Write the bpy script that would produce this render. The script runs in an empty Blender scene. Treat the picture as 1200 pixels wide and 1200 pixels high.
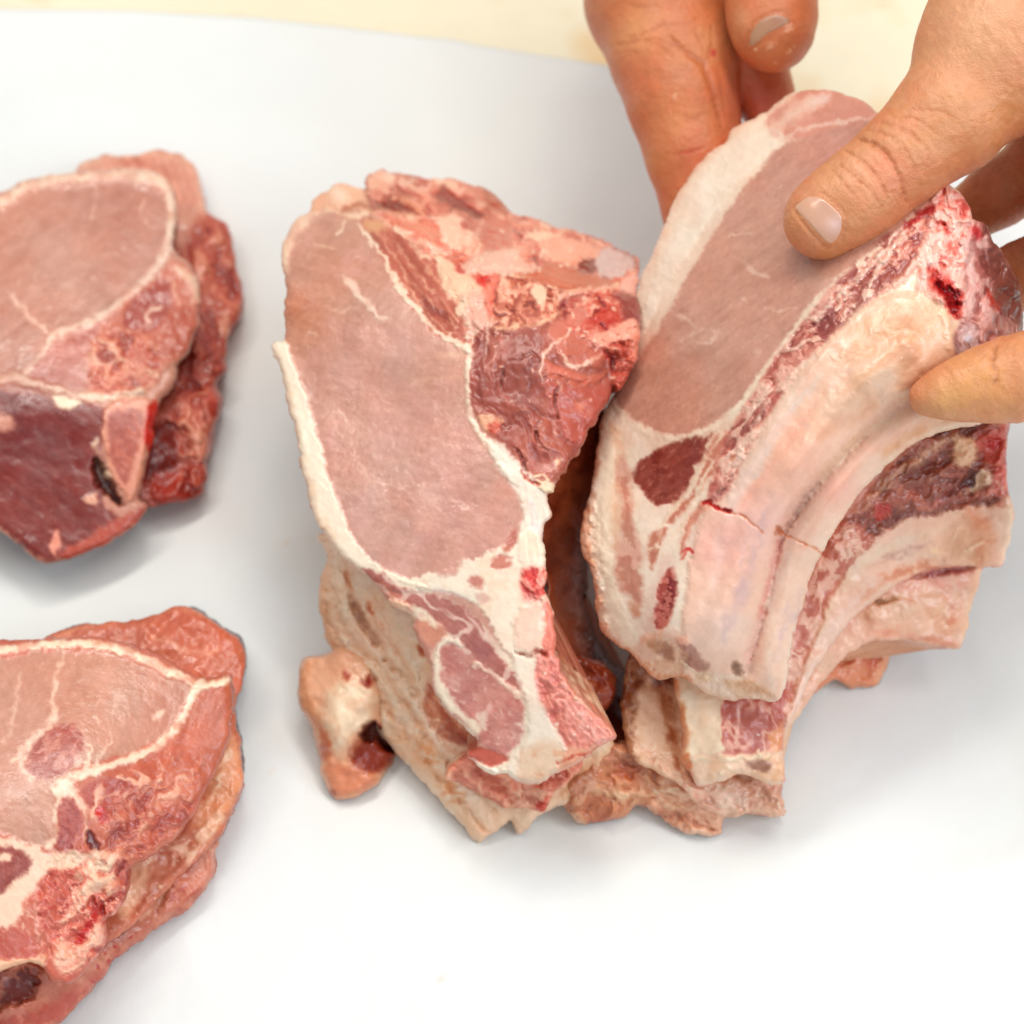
import bpy, math, random
import numpy as np
from mathutils import Vector, Matrix

# ------------------------------------------------------------------ scene, camera, light
SC = bpy.context.scene
COL = SC.collection
RNG = np.random.default_rng(11)

CAM = np.array([0.0, -0.42, 0.66])
AIM = np.array([0.0, 0.0, 0.04])
FPX = 2778.0                                  # focal length in 1200-px units
FW = (AIM - CAM) / np.linalg.norm(AIM - CAM)
RT = np.array([1.0, 0.0, 0.0])
UP = np.cross(RT, FW)

cam_data = bpy.data.cameras.new("camera")
cam = bpy.data.objects.new("camera", cam_data)
COL.objects.link(cam)
cam.location = CAM
cam.rotation_euler = Vector(FW).to_track_quat('-Z', 'Y').to_euler()
cam_data.sensor_width = 36.0
cam_data.lens = 36.0 * FPX / 1200.0
cam_data.clip_start = 0.02
cam_data.clip_end = 20.0
cam_data.dof.use_dof = True
cam_data.dof.focus_distance = 0.676
cam_data.dof.aperture_fstop = 9.5
SC.camera = cam

world = bpy.data.worlds.new("World")
SC.world = world
world.use_nodes = True
bg = world.node_tree.nodes["Background"]
bg.inputs[0].default_value = (0.96, 0.97, 1.0, 1)
bg.inputs[1].default_value = 0.47

def area(name, loc, target, size, power, color):
    d = bpy.data.lights.new(name, 'AREA')
    d.shape = 'RECTANGLE'
    d.size, d.size_y = size
    d.energy = power
    d.color = color
    o = bpy.data.objects.new(name, d)
    COL.objects.link(o)
    o.location = loc
    o.rotation_euler = (Vector(target) - Vector(loc)).to_track_quat('-Z', 'Y').to_euler()
    return o

area("ceiling_lamp", (-0.30, 0.42, 1.35), (0, 0, 0.05), (1.2, 0.16), 9.0, (1.0, 0.955, 0.88))
area("ceiling_lamp", (0.30, 0.26, 1.40), (0, 0, 0.05), (1.2, 0.16), 7.5, (1.0, 0.965, 0.90))
area("window_light", (0.45, -1.10, 1.05), (0.02, 0.05, 0.05), (0.9, 0.6), 2.2, (0.84, 0.93, 1.0))
area("window_light", (1.05, -0.45, 0.95), (0.10, -0.05, 0.03), (0.7, 0.6), 7.8, (0.80, 0.91, 1.0))

SC.view_settings.view_transform = 'Standard'
SC.view_settings.look = 'None'
SC.view_settings.exposure = 0.04
SC.view_settings.gamma = 1.0
SC.cycles.max_bounces = 6
SC.cycles.diffuse_bounces = 4

# ------------------------------------------------------------------ small maths
def lin(c):
    c = np.asarray(c, float)
    return np.where(c <= 0.04045, c / 12.92, ((c + 0.055) / 1.055) ** 2.4)

def rgb(*c):
    return np.array(c, float) / 255.0

_TAB = np.random.default_rng(5).random((256, 256))
def vnoise(x, y, seed=0):
    x = x + seed * 37.13; y = y + seed * 91.7
    xi = np.floor(x).astype(int); yi = np.floor(y).astype(int)
    fx = x - xi; fy = y - yi
    fx = fx * fx * fx * (fx * (fx * 6 - 15) + 10); fy = fy * fy * fy * (fy * (fy * 6 - 15) + 10)
    a = _TAB[xi & 255, yi & 255]; b = _TAB[(xi + 1) & 255, yi & 255]
    c = _TAB[xi & 255, (yi + 1) & 255]; d = _TAB[(xi + 1) & 255, (yi + 1) & 255]
    return (a * (1 - fx) + b * fx) * (1 - fy) + (c * (1 - fx) + d * fx) * fy

def fbm(x, y, scale, seed=0, octs=4, gain=0.5):
    s = 0; amp = 1.0; tot = 0
    for o in range(octs):
        s = s + amp * vnoise(x / scale * 2 ** o, y / scale * 2 ** o, seed + o * 3)
        tot += amp; amp *= gain
    return s / tot

def sstep(a, b, v):
    t = np.clip((v - a) / (b - a), 0, 1)
    return t * t * (3 - 2 * t)

def catmull(pts, k, closed):
    p = np.asarray(pts, float)
    n = len(p)
    if closed:
        a, b, c, d = np.roll(p, 1, 0), p, np.roll(p, -1, 0), np.roll(p, -2, 0)
    else:
        q = np.vstack([2 * p[0] - p[1], p, 2 * p[-1] - p[-2]])
        a, b, c, d = q[:-3], q[1:-2], q[2:-1], q[3:]
    out = []
    for i in range(k):
        t = i / k
        out.append(0.5 * (2 * b + (c - a) * t + (2 * a - 5 * b + 4 * c - d) * t * t + (3 * b - a - 3 * c + d) * t ** 3))
    out = np.stack(out, 1).reshape(-1, p.shape[1])
    if not closed:
        out = np.vstack([out, p[-1]])
    return out

def seg_dist(x, y, pts, closed, want_u=False):
    p = np.asarray(pts, float)
    q = np.roll(p, -1, 0) if closed else p[1:]
    p0 = p if closed else p[:-1]
    best = np.full(x.shape, 1e18); u = np.zeros(x.shape)
    inside = np.zeros(x.shape, bool)
    m = len(p0)
    for i in range(m):
        ax, ay = p0[i, :2]; bx, by = q[i, :2]
        dx, dy = bx - ax, by - ay
        l2 = dx * dx + dy * dy + 1e-12
        t = np.clip(((x - ax) * dx + (y - ay) * dy) / l2, 0, 1)
        ex = x - ax - t * dx; ey = y - ay - t * dy
        d = ex * ex + ey * ey
        if want_u:
            mk = d < best
            u = np.where(mk, i + t, u)
        best = np.minimum(best, d)
        if closed and ay != by:
            mk = (ay > y) != (by > y)
            inside ^= mk & (x < dx * (y - ay) / (by - ay) + ax)
    best = np.sqrt(best)
    if closed:
        best = np.where(inside, best, -best)
    return (best, u / max(m, 1)) if want_u else best

# pixel <-> point
def ray(px, py):
    px = np.asarray(px, float); py = np.asarray(py, float)
    return FW + np.multiply.outer((px - 600) / FPX, RT) - np.multiply.outer((py - 600) / FPX, UP)

def at(px, py, z):                            # z in metres above the table
    d = ray(px, py)
    t = (np.asarray(z) - CAM[2]) / d[..., 2]
    return CAM + d * t[..., None]

def to_px(P):
    v = P - CAM
    t = v @ FW
    return 600 + FPX * (v @ RT) / t, 600 - FPX * (v @ UP) / t, t

def tps(ctrl):                                # smooth height from (px, py, z cm) points
    c = np.asarray(ctrl, float)
    n = len(c)
    X = c[:, :2] / 300.0
    r = np.linalg.norm(X[:, None] - X[None], axis=2)
    K = np.where(r > 0, r * r * np.log(r + 1e-12), 0) + np.eye(n) * 0.004
    A = np.zeros((n + 3, n + 3)); A[:n, :n] = K
    A[:n, n] = 1; A[:n, n + 1:] = X; A[n, :n] = 1; A[n + 1:, :n] = X.T
    w = np.linalg.solve(A, np.concatenate([c[:, 2], np.zeros(3)]))
    def f(x, y):
        x = x / 300.0; y = y / 300.0
        out = w[n] + w[n + 1] * x + w[n + 2] * y
        for i in range(n):
            r2 = (x - X[i, 0]) ** 2 + (y - X[i, 1]) ** 2
            out = out + w[i] * 0.5 * r2 * np.log(r2 + 1e-12)
        return out / 100.0
    return f

# ------------------------------------------------------------------ materials
def principled(name, rough=0.4, spec=0.5, coat=0.0, sss=0.0, bump=((900, 0.0004, 3),), mottle=0.08, mscale=350, attr=True, color=(0.8, 0.8, 0.8), rvar=0.1, sss_r=(0.004, 0.0015, 0.0008)):
    m = bpy.data.materials.new(name)
    m.use_nodes = True
    nt = m.node_tree; N = nt.nodes; Lk = nt.links
    b = N["Principled BSDF"]
    tc = N.new("ShaderNodeTexCoord")
    no = N.new("ShaderNodeTexNoise"); no.inputs["Scale"].default_value = mscale; no.inputs["Detail"].default_value = 6
    no.inputs["Roughness"].default_value = 0.65
    Lk.new(tc.outputs["Object"], no.inputs["Vector"])
    mr = N.new("ShaderNodeMapRange")
    mr.inputs["From Min"].default_value = 0.25; mr.inputs["From Max"].default_value = 0.75
    mr.inputs["To Min"].default_value = 1 - mottle; mr.inputs["To Max"].default_value = 1 + mottle
    Lk.new(no.outputs["Fac"], mr.inputs["Value"])
    mix = N.new("ShaderNodeVectorMath"); mix.operation = 'SCALE'
    if attr:
        at_ = N.new("ShaderNodeAttribute"); at_.attribute_name = "tint"
        Lk.new(at_.outputs["Color"], mix.inputs[0])
    else:
        mix.inputs[0].default_value = color
    Lk.new(mr.outputs[0], mix.inputs["Scale"])
    Lk.new(mix.outputs[0], b.inputs["Base Color"])
    rr = N.new("ShaderNodeMapRange")
    rr.inputs["From Min"].default_value = 0.3; rr.inputs["From Max"].default_value = 0.7
    rr.inputs["To Min"].default_value = rough - rvar; rr.inputs["To Max"].default_value = rough + rvar
    n2 = N.new("ShaderNodeTexNoise"); n2.inputs["Scale"].default_value = mscale * 0.4; n2.inputs["Detail"].default_value = 3
    Lk.new(tc.outputs["Object"], n2.inputs["Vector"])
    Lk.new(n2.outputs["Fac"], rr.inputs["Value"])
    Lk.new(rr.outputs[0], b.inputs["Roughness"])
    b.inputs["Specular IOR Level"].default_value = spec
    b.inputs["Coat Weight"].default_value = coat
    b.inputs["Coat Roughness"].default_value = 0.22
    if sss:
        b.inputs["Subsurface Weight"].default_value = sss
        b.inputs["Subsurface Radius"].default_value = sss_r
        b.inputs["Subsurface Scale"].default_value = 1.0
    prev = None
    for sc, dist, det in bump:
        nn = N.new("ShaderNodeTexNoise"); nn.inputs["Scale"].default_value = sc; nn.inputs["Detail"].default_value = det
        Lk.new(tc.outputs["Object"], nn.inputs["Vector"])
        bp = N.new("ShaderNodeBump"); bp.inputs["Strength"].default_value = 1.0; bp.inputs["Distance"].default_value = dist
        Lk.new(nn.outputs["Fac"], bp.inputs["Height"])
        if prev: Lk.new(prev, bp.inputs["Normal"])
        prev = bp.outputs[0]
    if prev:
        Lk.new(prev, b.inputs["Normal"])
        if coat: Lk.new(prev, b.inputs["Coat Normal"])
    return m

MAT = dict(
    lean=principled("lean_meat", 0.34, 0.5, 0.2, bump=((900, 0.00012, 4), (150, 0.00028, 2)), mottle=0.06, mscale=520, rvar=0.14),
    fat=principled("pork_fat", 0.38, 0.5, 0.18, bump=((500, 0.0001, 4), (130, 0.0004, 2)), mottle=0.035, mscale=400),
    bone=principled("rib_membrane", 0.34, 0.5, 0.25, bump=((700, 0.00012, 4), (120, 0.0005, 2)), mottle=0.03, mscale=300),
    side=principled("cut_side", 0.38, 0.5, 0.2, bump=((700, 0.0004, 4),), mottle=0.08, mscale=450),
    skin=principled("skin", 0.43, 0.5, 0.05, sss=0.14, bump=((2200, 0.00016, 3), (650, 0.00030, 4), (220, 0.0004, 2)), mottle=0.075, mscale=320),
    nail=principled("nail", 0.25, 0.5, 0.2, bump=((500, 0.00005, 2),), mottle=0.02, mscale=200),
)

# ------------------------------------------------------------------ object helpers
def mesh_obj(name, V, F, mat, parent=None, origin=(0, 0, 0), col=None, nrm=None, smooth=True):
    V = np.asarray(V, float) - np.asarray(origin, float)
    F = np.asarray(F, int)
    me = bpy.data.meshes.new(name)
    me.vertices.add(len(V)); me.vertices.foreach_set("co", V.astype(np.float32).ravel())
    k = F.shape[1]
    me.loops.add(F.size); me.loops.foreach_set("vertex_index", F.ravel().astype(np.int32))
    me.polygons.add(len(F)); me.polygons.foreach_set("loop_start", (np.arange(len(F)) * k).astype(np.int32))
    me.update(calc_edges=True)
    me.validate()
    if smooth:
        me.polygons.foreach_set("use_smooth", np.ones(len(me.polygons), bool))
    if col is not None:
        a = me.attributes.new("tint", 'FLOAT_COLOR', 'POINT')
        c = np.ones((len(V), 4), np.float32); c[:, :3] = col
        a.data.foreach_set("color", c.ravel())
    if nrm is not None:
        me.normals_split_custom_set_from_vertices(nrm.tolist())
    me.materials.append(mat)
    o = bpy.data.objects.new(name, me)
    COL.objects.link(o)
    if parent is not None:
        o.parent = parent
    else:
        o.location = origin
    return o

def thing(name, label, cat, loc, group=None):
    o = bpy.data.objects.new(name, None)
    o.empty_display_size = 0.02
    COL.objects.link(o)
    o.location = loc
    o["label"] = label; o["category"] = cat
    if group: o["group"] = group
    return o

def vert_normals(V, F):
    e1 = V[F[:, 2]] - V[F[:, 0]]; e2 = V[F[:, -1]] - V[F[:, 1]]
    fn = np.cross(e1, e2)
    n = np.zeros_like(V)
    for i in range(F.shape[1]):
        for a in range(3):
            n[:, a] += np.bincount(F[:, i], fn[:, a], len(V))
    l = np.linalg.norm(n, axis=1, keepdims=True)
    return n / np.maximum(l, 1e-12)

# ------------------------------------------------------------------ a cut of meat
class Meat:
    softk = 1.4; vary = 0.55
    """One piece of meat: a traced cut surface with relief, given real thickness.
       Heights z are centimetres above the table; colours are the tissue's own."""
    def __init__(s, outline, z, base, step=1.6, jag=1.6, jagf=15, roll=9, rolld=2.6, seed=1, sub=3):
        s.seed = seed; s.step = step
        s.zf = tps(z)
        o = catmull(outline, sub, True)
        s.outline = o
        x0, y0 = o.min(0) - 3 * step; x1, y1 = o.max(0) + 3 * step
        gx = np.arange(x0, x1, step); gy = np.arange(y0, y1, step)
        X, Y = np.meshgrid(gx, gy, indexing='ij')
        wx = X + jag * 2 * (fbm(X, Y, jagf, seed, 4, 0.5) - .5) * 2
        wy = Y + jag * 2 * (fbm(X, Y, jagf, seed + 50, 4, 0.5) - .5) * 2
        sd = seg_dist(wx.ravel(), wy.ravel(), o, True).reshape(X.shape)
        ins = sd > 0
        cell = ins[:-1, :-1] | ins[1:, :-1] | ins[:-1, 1:] | ins[1:, 1:]
        used = np.zeros(X.shape, bool)
        used[:-1, :-1] |= cell; used[1:, :-1] |= cell; used[:-1, 1:] |= cell; used[1:, 1:] |= cell
        ga, gb = np.gradient(sd, step)
        gl = ga * ga + gb * gb + 1e-6
        out = used & ~ins
        k = np.where(out, np.clip(-sd, 0, 1.5 * step) / np.maximum(gl, 0.5), 0)
        X = X + ga * k; Y = Y + gb * k
        sd = np.where(out, 0, sd)
        idx = np.full(X.shape, -1); idx[used] = np.arange(used.sum())
        ci, cj = np.nonzero(cell)
        # +y pixel runs down the image: this order faces the camera
        s.F = np.stack([idx[ci, cj], idx[ci, cj + 1], idx[ci + 1, cj + 1], idx[ci + 1, cj]], 1)
        s.x = X[used]; s.y = Y[used]; s.sd = sd[used]
        n = len(s.x)
        s.c = np.tile(np.asarray(base, float) / 255.0, (n, 1))
        s.h = np.zeros(n)
        s.reg = np.zeros(n, int); s.regs = [('lean', 'lean')]
        s.roll = roll; s.rolld = rolld
        s._k = seed * 7

    def _apply(s, ids, m, color, h, alpha=1.0):
        m = m * alpha
        if color is not None:
            c = np.asarray(color, float) / 255.0
            s.c[ids] = s.c[ids] * (1 - m[:, None]) + c * m[:, None]
        if h: s.h[ids] += m * h

    def _near(s, p, pad):
        p = np.asarray(p)
        return np.nonzero((s.x > p[:, 0].min() - pad) & (s.x < p[:, 0].max() + pad) & (s.y > p[:, 1].min() - pad) & (s.y < p[:, 1].max() + pad))[0]

    def _wp(s, ids, warp, wf):
        s._k += 1
        x, y = s.x[ids], s.y[ids]
        if warp:
            x, y = (x + warp * 2 * (fbm(x, y, wf, s._k, 3, 0.55) - .5) * 1.6, y + warp * 2 * (fbm(x, y, wf, s._k + 40, 3, 0.55) - .5) * 1.6)
        return x, y

    def part(s, name, mat):
        s.regs.append((name, mat)); return len(s.regs) - 1

    def P(s, pts, color, soft=2.0, warp=3.0, wf=14, h=0.0, alpha=1.0, reg=None, dome=0):
        p = catmull(pts, 3, True)
        ids = s._near(p, soft + warp * 2 + 2)
        if len(ids) == 0: return s
        x, y = s._wp(ids, warp, wf)
        d = seg_dist(x, y, p, True)
        soft = soft * s.softk
        m = sstep(-soft, soft, d + (0 if color is None else (fbm(x, y, 4.5, s._k + 21, 2) - .5) * min(soft, 3) * 1.6))
        s._apply(ids, m, color, h, alpha)
        if dome: s.h[ids] += dome * np.sqrt(np.clip(d, 0, 30) / 30)
        if reg is not None: s.reg[ids[m > .5]] = reg
        return s

    def L(s, pts, w, color, soft=1.5, warp=2.0, wf=9, h=0.0, alpha=1.0, reg=None, brk=0.0):
        """w: width px, or (start, middle, end)"""
        p = catmull(pts, 4, False) if len(pts) > 2 else np.asarray(pts, float)
        W = w if isinstance(w, (tuple, list)) else (w, w)
        ids = s._near(p, max(W) + soft + warp * 2)
        if len(ids) == 0: return s
        x, y = s._wp(ids, warp, wf)
        d, u = seg_dist(x, y, p, False, True)
        ww = np.interp(u, np.linspace(0, 1, len(W)), W) * 0.5
        soft = soft * s.softk
        m = 1 - sstep(ww - soft, ww + soft, d + (0 if color is None else (fbm(x, y, 4.5, s._k + 21, 2) - .5) * min(soft, 3) * 1.4))
        if s.vary and color is not None: m = m * (1 - s.vary * sstep(.42, .75, fbm(x, y, 16, s._k + 33, 3)))
        if brk: m = m * sstep(brk - .12, brk + .12, fbm(x, y, 10, s._k + 9, 2))
        s._apply(ids, m, color, h, alpha)
        if reg is not None: s.reg[ids[m > .5]] = reg
        return s

    def E(s, cx, cy, rx, ry, ang, color, soft=2.0, warp=2.0, h=0.0, alpha=1.0, reg=None):
        a = np.linspace(0, 2 * np.pi, 14)[:-1]
        ca, sa = math.cos(math.radians(ang)), math.sin(math.radians(ang))
        pts = [(cx + rx * math.cos(t) * ca - ry * math.sin(t) * sa, cy + rx * math.cos(t) * sa + ry * math.sin(t) * ca) for t in a]
        return s.P(pts, color, soft, warp, 9, h, alpha, reg)

    def G(s, cx, cy, r, color, alpha=0.6):                # a broad soft change of colour, also painted highlights and shade on skin
        d = ((s.x - cx) ** 2 + (s.y - cy) ** 2) / (r * r)
        m = np.exp(-d * 1.5)
        s._apply(slice(None), m, color, 0, alpha)
        return s

    def _mask(s, pts, soft=3):
        if pts is None: return np.arange(len(s.x)), np.ones(len(s.x))
        p = catmull(pts, 2, True)
        ids = s._near(p, soft + 2)
        return ids, sstep(-soft, soft, seg_dist(s.x[ids], s.y[ids], p, True))

    def web(s, pts, color, scale=26, thr=0.86, ang=0, stretch=1.0, alpha=0.8, h=0.0, soft=0.06):
        """branching fat seams: ridged noise"""
        ids, m = s._mask(pts)
        s._k += 1
        a = math.radians(ang); x, y = s.x[ids], s.y[ids]
        u = (x * math.cos(a) + y * math.sin(a)) / stretch; v = -x * math.sin(a) + y * math.cos(a)
        u = u + 6 * (fbm(x, y, 14, s._k + 5, 3) - .5); v = v + 6 * (fbm(x, y, 14, s._k + 6, 3) - .5)
        n = 1 - np.abs(2 * fbm(u, v, scale, s._k, 2) - 1)
        gate = sstep(0.38, 0.58, fbm(x, y, scale * 2, s._k + 11, 2))
        s._apply(ids, m * sstep(thr - soft, thr + soft, n) * gate, color, h, alpha)
        return s

    def grain(s, pts, ang, amt=0.05, scale=5, stretch=5, h=0.0, tint=(1, .9, .85)):
        ids, m = s._mask(pts, 6)
        s._k += 1
        a = math.radians(ang); x, y = s.x[ids], s.y[ids]
        u = (x * math.cos(a) + y * math.sin(a)) / stretch; v = -x * math.sin(a) + y * math.cos(a)
        n = (fbm(u, v, scale, s._k, 3, .6) - .5) * 2
        s.c[ids] += (n * m * amt)[:, None] * np.asarray(tint)
        if h: s.h[ids] += n * m * h
        return s

    def flecks(s, pts, n, color, ln=(4, 14), w=(1.0, 2.2), ang=0, spread=35, alpha=0.6, h=0.05):
        p = catmull(pts, 2, True); lo, hi = p.min(0), p.max(0)
        r = np.random.default_rng(s.seed * 100 + n + int(abs(lo[0])))
        q = lo + r.random((n * 4, 2)) * (hi - lo)
        q = q[seg_dist(q[:, 0], q[:, 1], p, True) > 2][:n]
        for (cx, cy) in q:
            a = math.radians(ang + r.normal(0, spread)); l = r.uniform(*ln) * .5; b = r.normal(0, .25) * l
            dx, dy = math.cos(a), math.sin(a)
            s.L([(cx - dx * l, cy - dy * l), (cx - dy * b, cy + dx * b), (cx + dx * l, cy + dy * l)], (0.4, r.uniform(*w), 0.4), color, 0.9, 1.5, 6, h, alpha * r.uniform(.4, 1))
        return s

    def crumbs(s, pts, n, color, size=(1.5, 3.5), h=0.5, alpha=0.85):
        p = catmull(pts, 2, True); lo, hi = p.min(0), p.max(0)
        r = np.random.default_rng(s.seed * 77 + n)
        q = lo + r.random((n * 4, 2)) * (hi - lo)
        q = q[seg_dist(q[:, 0], q[:, 1], p, True) > 1][:n]
        for (cx, cy) in q:
            s.E(cx, cy, r.uniform(*size), r.uniform(*size) * .6, r.uniform(0, 180), color, 1.0, 1.5, h, alpha)
        return s

    def lumps(s, pts, scale, h, seed=0, octs=3):
        ids, m = s._mask(pts, 8)
        s._k += 1
        s.h[ids] += (fbm(s.x[ids], s.y[ids], scale, s._k + seed, octs) - .5) * 2 * h * m
        return s

    def mottle(s, pts, color, scale=18, alpha=0.5, lo=.45, hi=.65):
        ids, m = s._mask(pts, 6)
        s._k += 1
        s._apply(ids, m * sstep(lo, hi, fbm(s.x[ids], s.y[ids], scale, s._k, 4, .6)), color, 0, alpha)
        return s

    def tissue(s, pts, cols, scale=14, ang=0, stretch=2.0, h=1.2, alpha=.9, sharp=.10):
        """torn fibrous tissue: bands of several tissue colours that fold through each other"""
        ids, m = s._mask(pts, 5)
        s._k += 3
        a = math.radians(ang); x, y = s.x[ids], s.y[ids]
        u = (x * math.cos(a) + y * math.sin(a)) / stretch; v = -x * math.sin(a) + y * math.cos(a)
        w1 = fbm(x, y, scale * 1.6, s._k, 3); w2 = fbm(x, y, scale * 1.6, s._k + 9, 3)
        u = u + (w1 - .5) * scale * 2.2; v = v + (w2 - .5) * scale * 2.2
        n = fbm(u, v, scale, s._k + 17, 4, .55)
        q = np.clip((n - .28) / .44, 0, .999) * (len(cols) - 1)
        i = q.astype(int); f = sstep(.5 - sharp * 2.5, .5 + sharp * 2.5, q - i)[:, None]
        c = np.asarray(cols, float) / 255
        cc = c[i] * (1 - f) + c[np.minimum(i + 1, len(cols) - 1)] * f
        mm = (m * alpha)[:, None]
        s.c[ids] = s.c[ids] * (1 - mm) + cc * mm
        r = 1 - np.abs(2 * fbm(u, v, scale * .7, s._k + 23, 3) - 1)
        s.h[ids] += m * h * ((n - .5) * 2.4 + (r - .6) * .8)
        return s

    def finish(s):
        x, y = s.x, s.y
        b = (fbm(x, y, 30, s.seed + 301, 3) - .5) * .07 + (fbm(x, y, 5, s.seed + 302, 3) - .5) * .035 + (fbm(x, y, 2.2, s.seed + 303, 2) - .5) * .02
        s.c += b[:, None]
        r = (fbm(x, y, 38, s.seed + 304, 3) - .5) * .07
        s.c += r[:, None] * [.3, -.6, -.8]
        smooth = np.array([m == 'bone' for _, m in s.regs])[s.reg]
        s.h += (fbm(x, y, 9, s.seed + 305, 3) - .5) * np.where(smooth, .10, .28)

    def build(s, name, label, thick=2.2, wdir=(0, 0.56, -0.82), side=None, rings=7, group='raw pork chops piled on the paper', cat='pork chop', inset=0.10, bulge=0.0, floor=0.0012, fade=2.2, sidecol=(214, 150, 122), fat_side=(236, 208, 178)):
        s.finish()
        x, y = s.x, s.y
        z = np.maximum(s.zf(x, y), floor + .002)
        P = at(x, y, z)
        vd = P - CAM; vd /= np.linalg.norm(vd, axis=1, keepdims=True)
        q = np.clip(1 - s.sd / s.roll, 0, 1)
        drop = s.rolld * (1 - np.sqrt(np.clip(1 - q * q, 0, 1)))
        P = P + vd * ((drop - s.h) * 0.001)[:, None]
        P[:, 2] = np.maximum(P[:, 2], floor)
        F = s.F; n0 = len(P)
        # walls and back
        e = np.concatenate([F[:, [0, 1]], F[:, [1, 2]], F[:, [2, 3]], F[:, [3, 0]]])
        key = e[:, 0].astype(np.int64) * n0 + e[:, 1]; rev = e[:, 1].astype(np.int64) * n0 + e[:, 0]
        be = e[~np.isin(key, rev)]
        bv, inv = np.unique(be, return_inverse=True); inv = inv.reshape(be.shape)
        w = np.asarray(wdir, float); w /= np.linalg.norm(w)
        cen = P[:n0].mean(0)
        B = P[bv]; cb = s.c[bv]
        L = np.minimum(thick * 0.01, np.maximum((B[:, 2] - floor) / max(-w[2], .05), 0.0005))
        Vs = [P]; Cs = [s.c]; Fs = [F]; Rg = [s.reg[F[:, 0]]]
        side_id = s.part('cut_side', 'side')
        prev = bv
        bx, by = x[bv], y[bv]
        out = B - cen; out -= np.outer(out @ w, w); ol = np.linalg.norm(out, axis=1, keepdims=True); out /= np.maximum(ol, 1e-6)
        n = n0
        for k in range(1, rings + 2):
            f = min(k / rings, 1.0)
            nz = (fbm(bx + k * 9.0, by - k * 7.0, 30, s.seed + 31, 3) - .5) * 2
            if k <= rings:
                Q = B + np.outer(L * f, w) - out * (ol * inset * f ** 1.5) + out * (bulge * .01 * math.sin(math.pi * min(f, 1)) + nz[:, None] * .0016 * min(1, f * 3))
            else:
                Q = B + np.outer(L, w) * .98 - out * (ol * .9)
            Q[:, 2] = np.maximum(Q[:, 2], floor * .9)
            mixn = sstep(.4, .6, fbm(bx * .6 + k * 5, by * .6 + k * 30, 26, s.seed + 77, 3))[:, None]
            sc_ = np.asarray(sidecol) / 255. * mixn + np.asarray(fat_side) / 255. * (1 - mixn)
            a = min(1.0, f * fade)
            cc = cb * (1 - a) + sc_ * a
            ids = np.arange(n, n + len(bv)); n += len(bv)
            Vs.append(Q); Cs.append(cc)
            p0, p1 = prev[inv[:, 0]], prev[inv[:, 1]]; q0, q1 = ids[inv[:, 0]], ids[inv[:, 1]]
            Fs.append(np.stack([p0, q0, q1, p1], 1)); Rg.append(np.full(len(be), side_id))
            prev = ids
        V = np.vstack(Vs); C = np.vstack(Cs); FF = np.vstack(Fs); R = np.concatenate(Rg)
        nrm = vert_normals(V, FF)
        g = C.mean(1, keepdims=True)
        pale = sstep(.70, .84, g)
        C = np.clip((g * (1 + .34 * np.minimum(g - .72, 0)) - .008 + (C - g) * (1.05 - .06 * pale)) * (np.array([1.0, .985, .97]) + pale * [-.025, -.03, -.03]), 0.02, 0.955)
        C = lin(C)
        base = np.array([cen[0], cen[1], max(V[:, 2].min(), 0)])
        root = thing(name, label, cat, base, group)
        rest = []
        for rid, (nm, mt) in enumerate(s.regs):
            f = FF[R == rid]
            if len(f) == 0: continue
            u, iv = np.unique(f, return_inverse=True); iv = iv.reshape(f.shape)
            lab = np.arange(len(u))
            while True:                                   # connected pieces
                m_ = lab[iv].min(1); old = lab.copy()
                for k in range(4): np.minimum.at(lab, iv[:, k], m_)
                lab = lab[lab]
                if (lab == old).all(): break
            fl = lab[iv[:, 0]]
            ids, cnts = np.unique(fl, return_counts=True)
            big = [i for i, c in zip(ids, cnts) if c > 60] or [ids[cnts.argmax()]]
            for b in big:
                g = iv[fl == b]
                uu, ii = np.unique(g, return_inverse=True)
                sel = u[uu]
                mesh_obj(nm, V[sel], ii.reshape(g.shape), MAT[mt], root, base, C[sel], nrm[sel])
            keep = np.isin(fl, big)
            if not keep.all():
                rest.append(f[~keep])
        if rest:                                          # scattered scraps of tissue too small to pick apart
            f = np.vstack(rest); u, iv = np.unique(f, return_inverse=True)
            o = mesh_obj("tissue_fleck", V[u], iv.reshape(f.shape), MAT['lean'], root, base, C[u], nrm[u])
            o["kind"] = "stuff"
        return root
# ------------------------------------------------------------------ the setting: board and paper
def sheet(name, x0, x1, y0, y1, nx, ny, zfun, mat, thick=None):
    X, Y = np.meshgrid(np.linspace(x0, x1, nx), np.linspace(y0, y1, ny), indexing='ij')
    if callable(zfun): Z = zfun(X, Y)
    else: Z = np.full(X.shape, zfun)
    V = np.stack([X, Y, Z], -1).reshape(-1, 3)
    i, j = np.meshgrid(np.arange(nx - 1), np.arange(ny - 1), indexing='ij')
    a = (i * ny + j).ravel()
    F = np.stack([a, a + ny, a + ny + 1, a + 1], 1)
    return V, F

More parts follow.
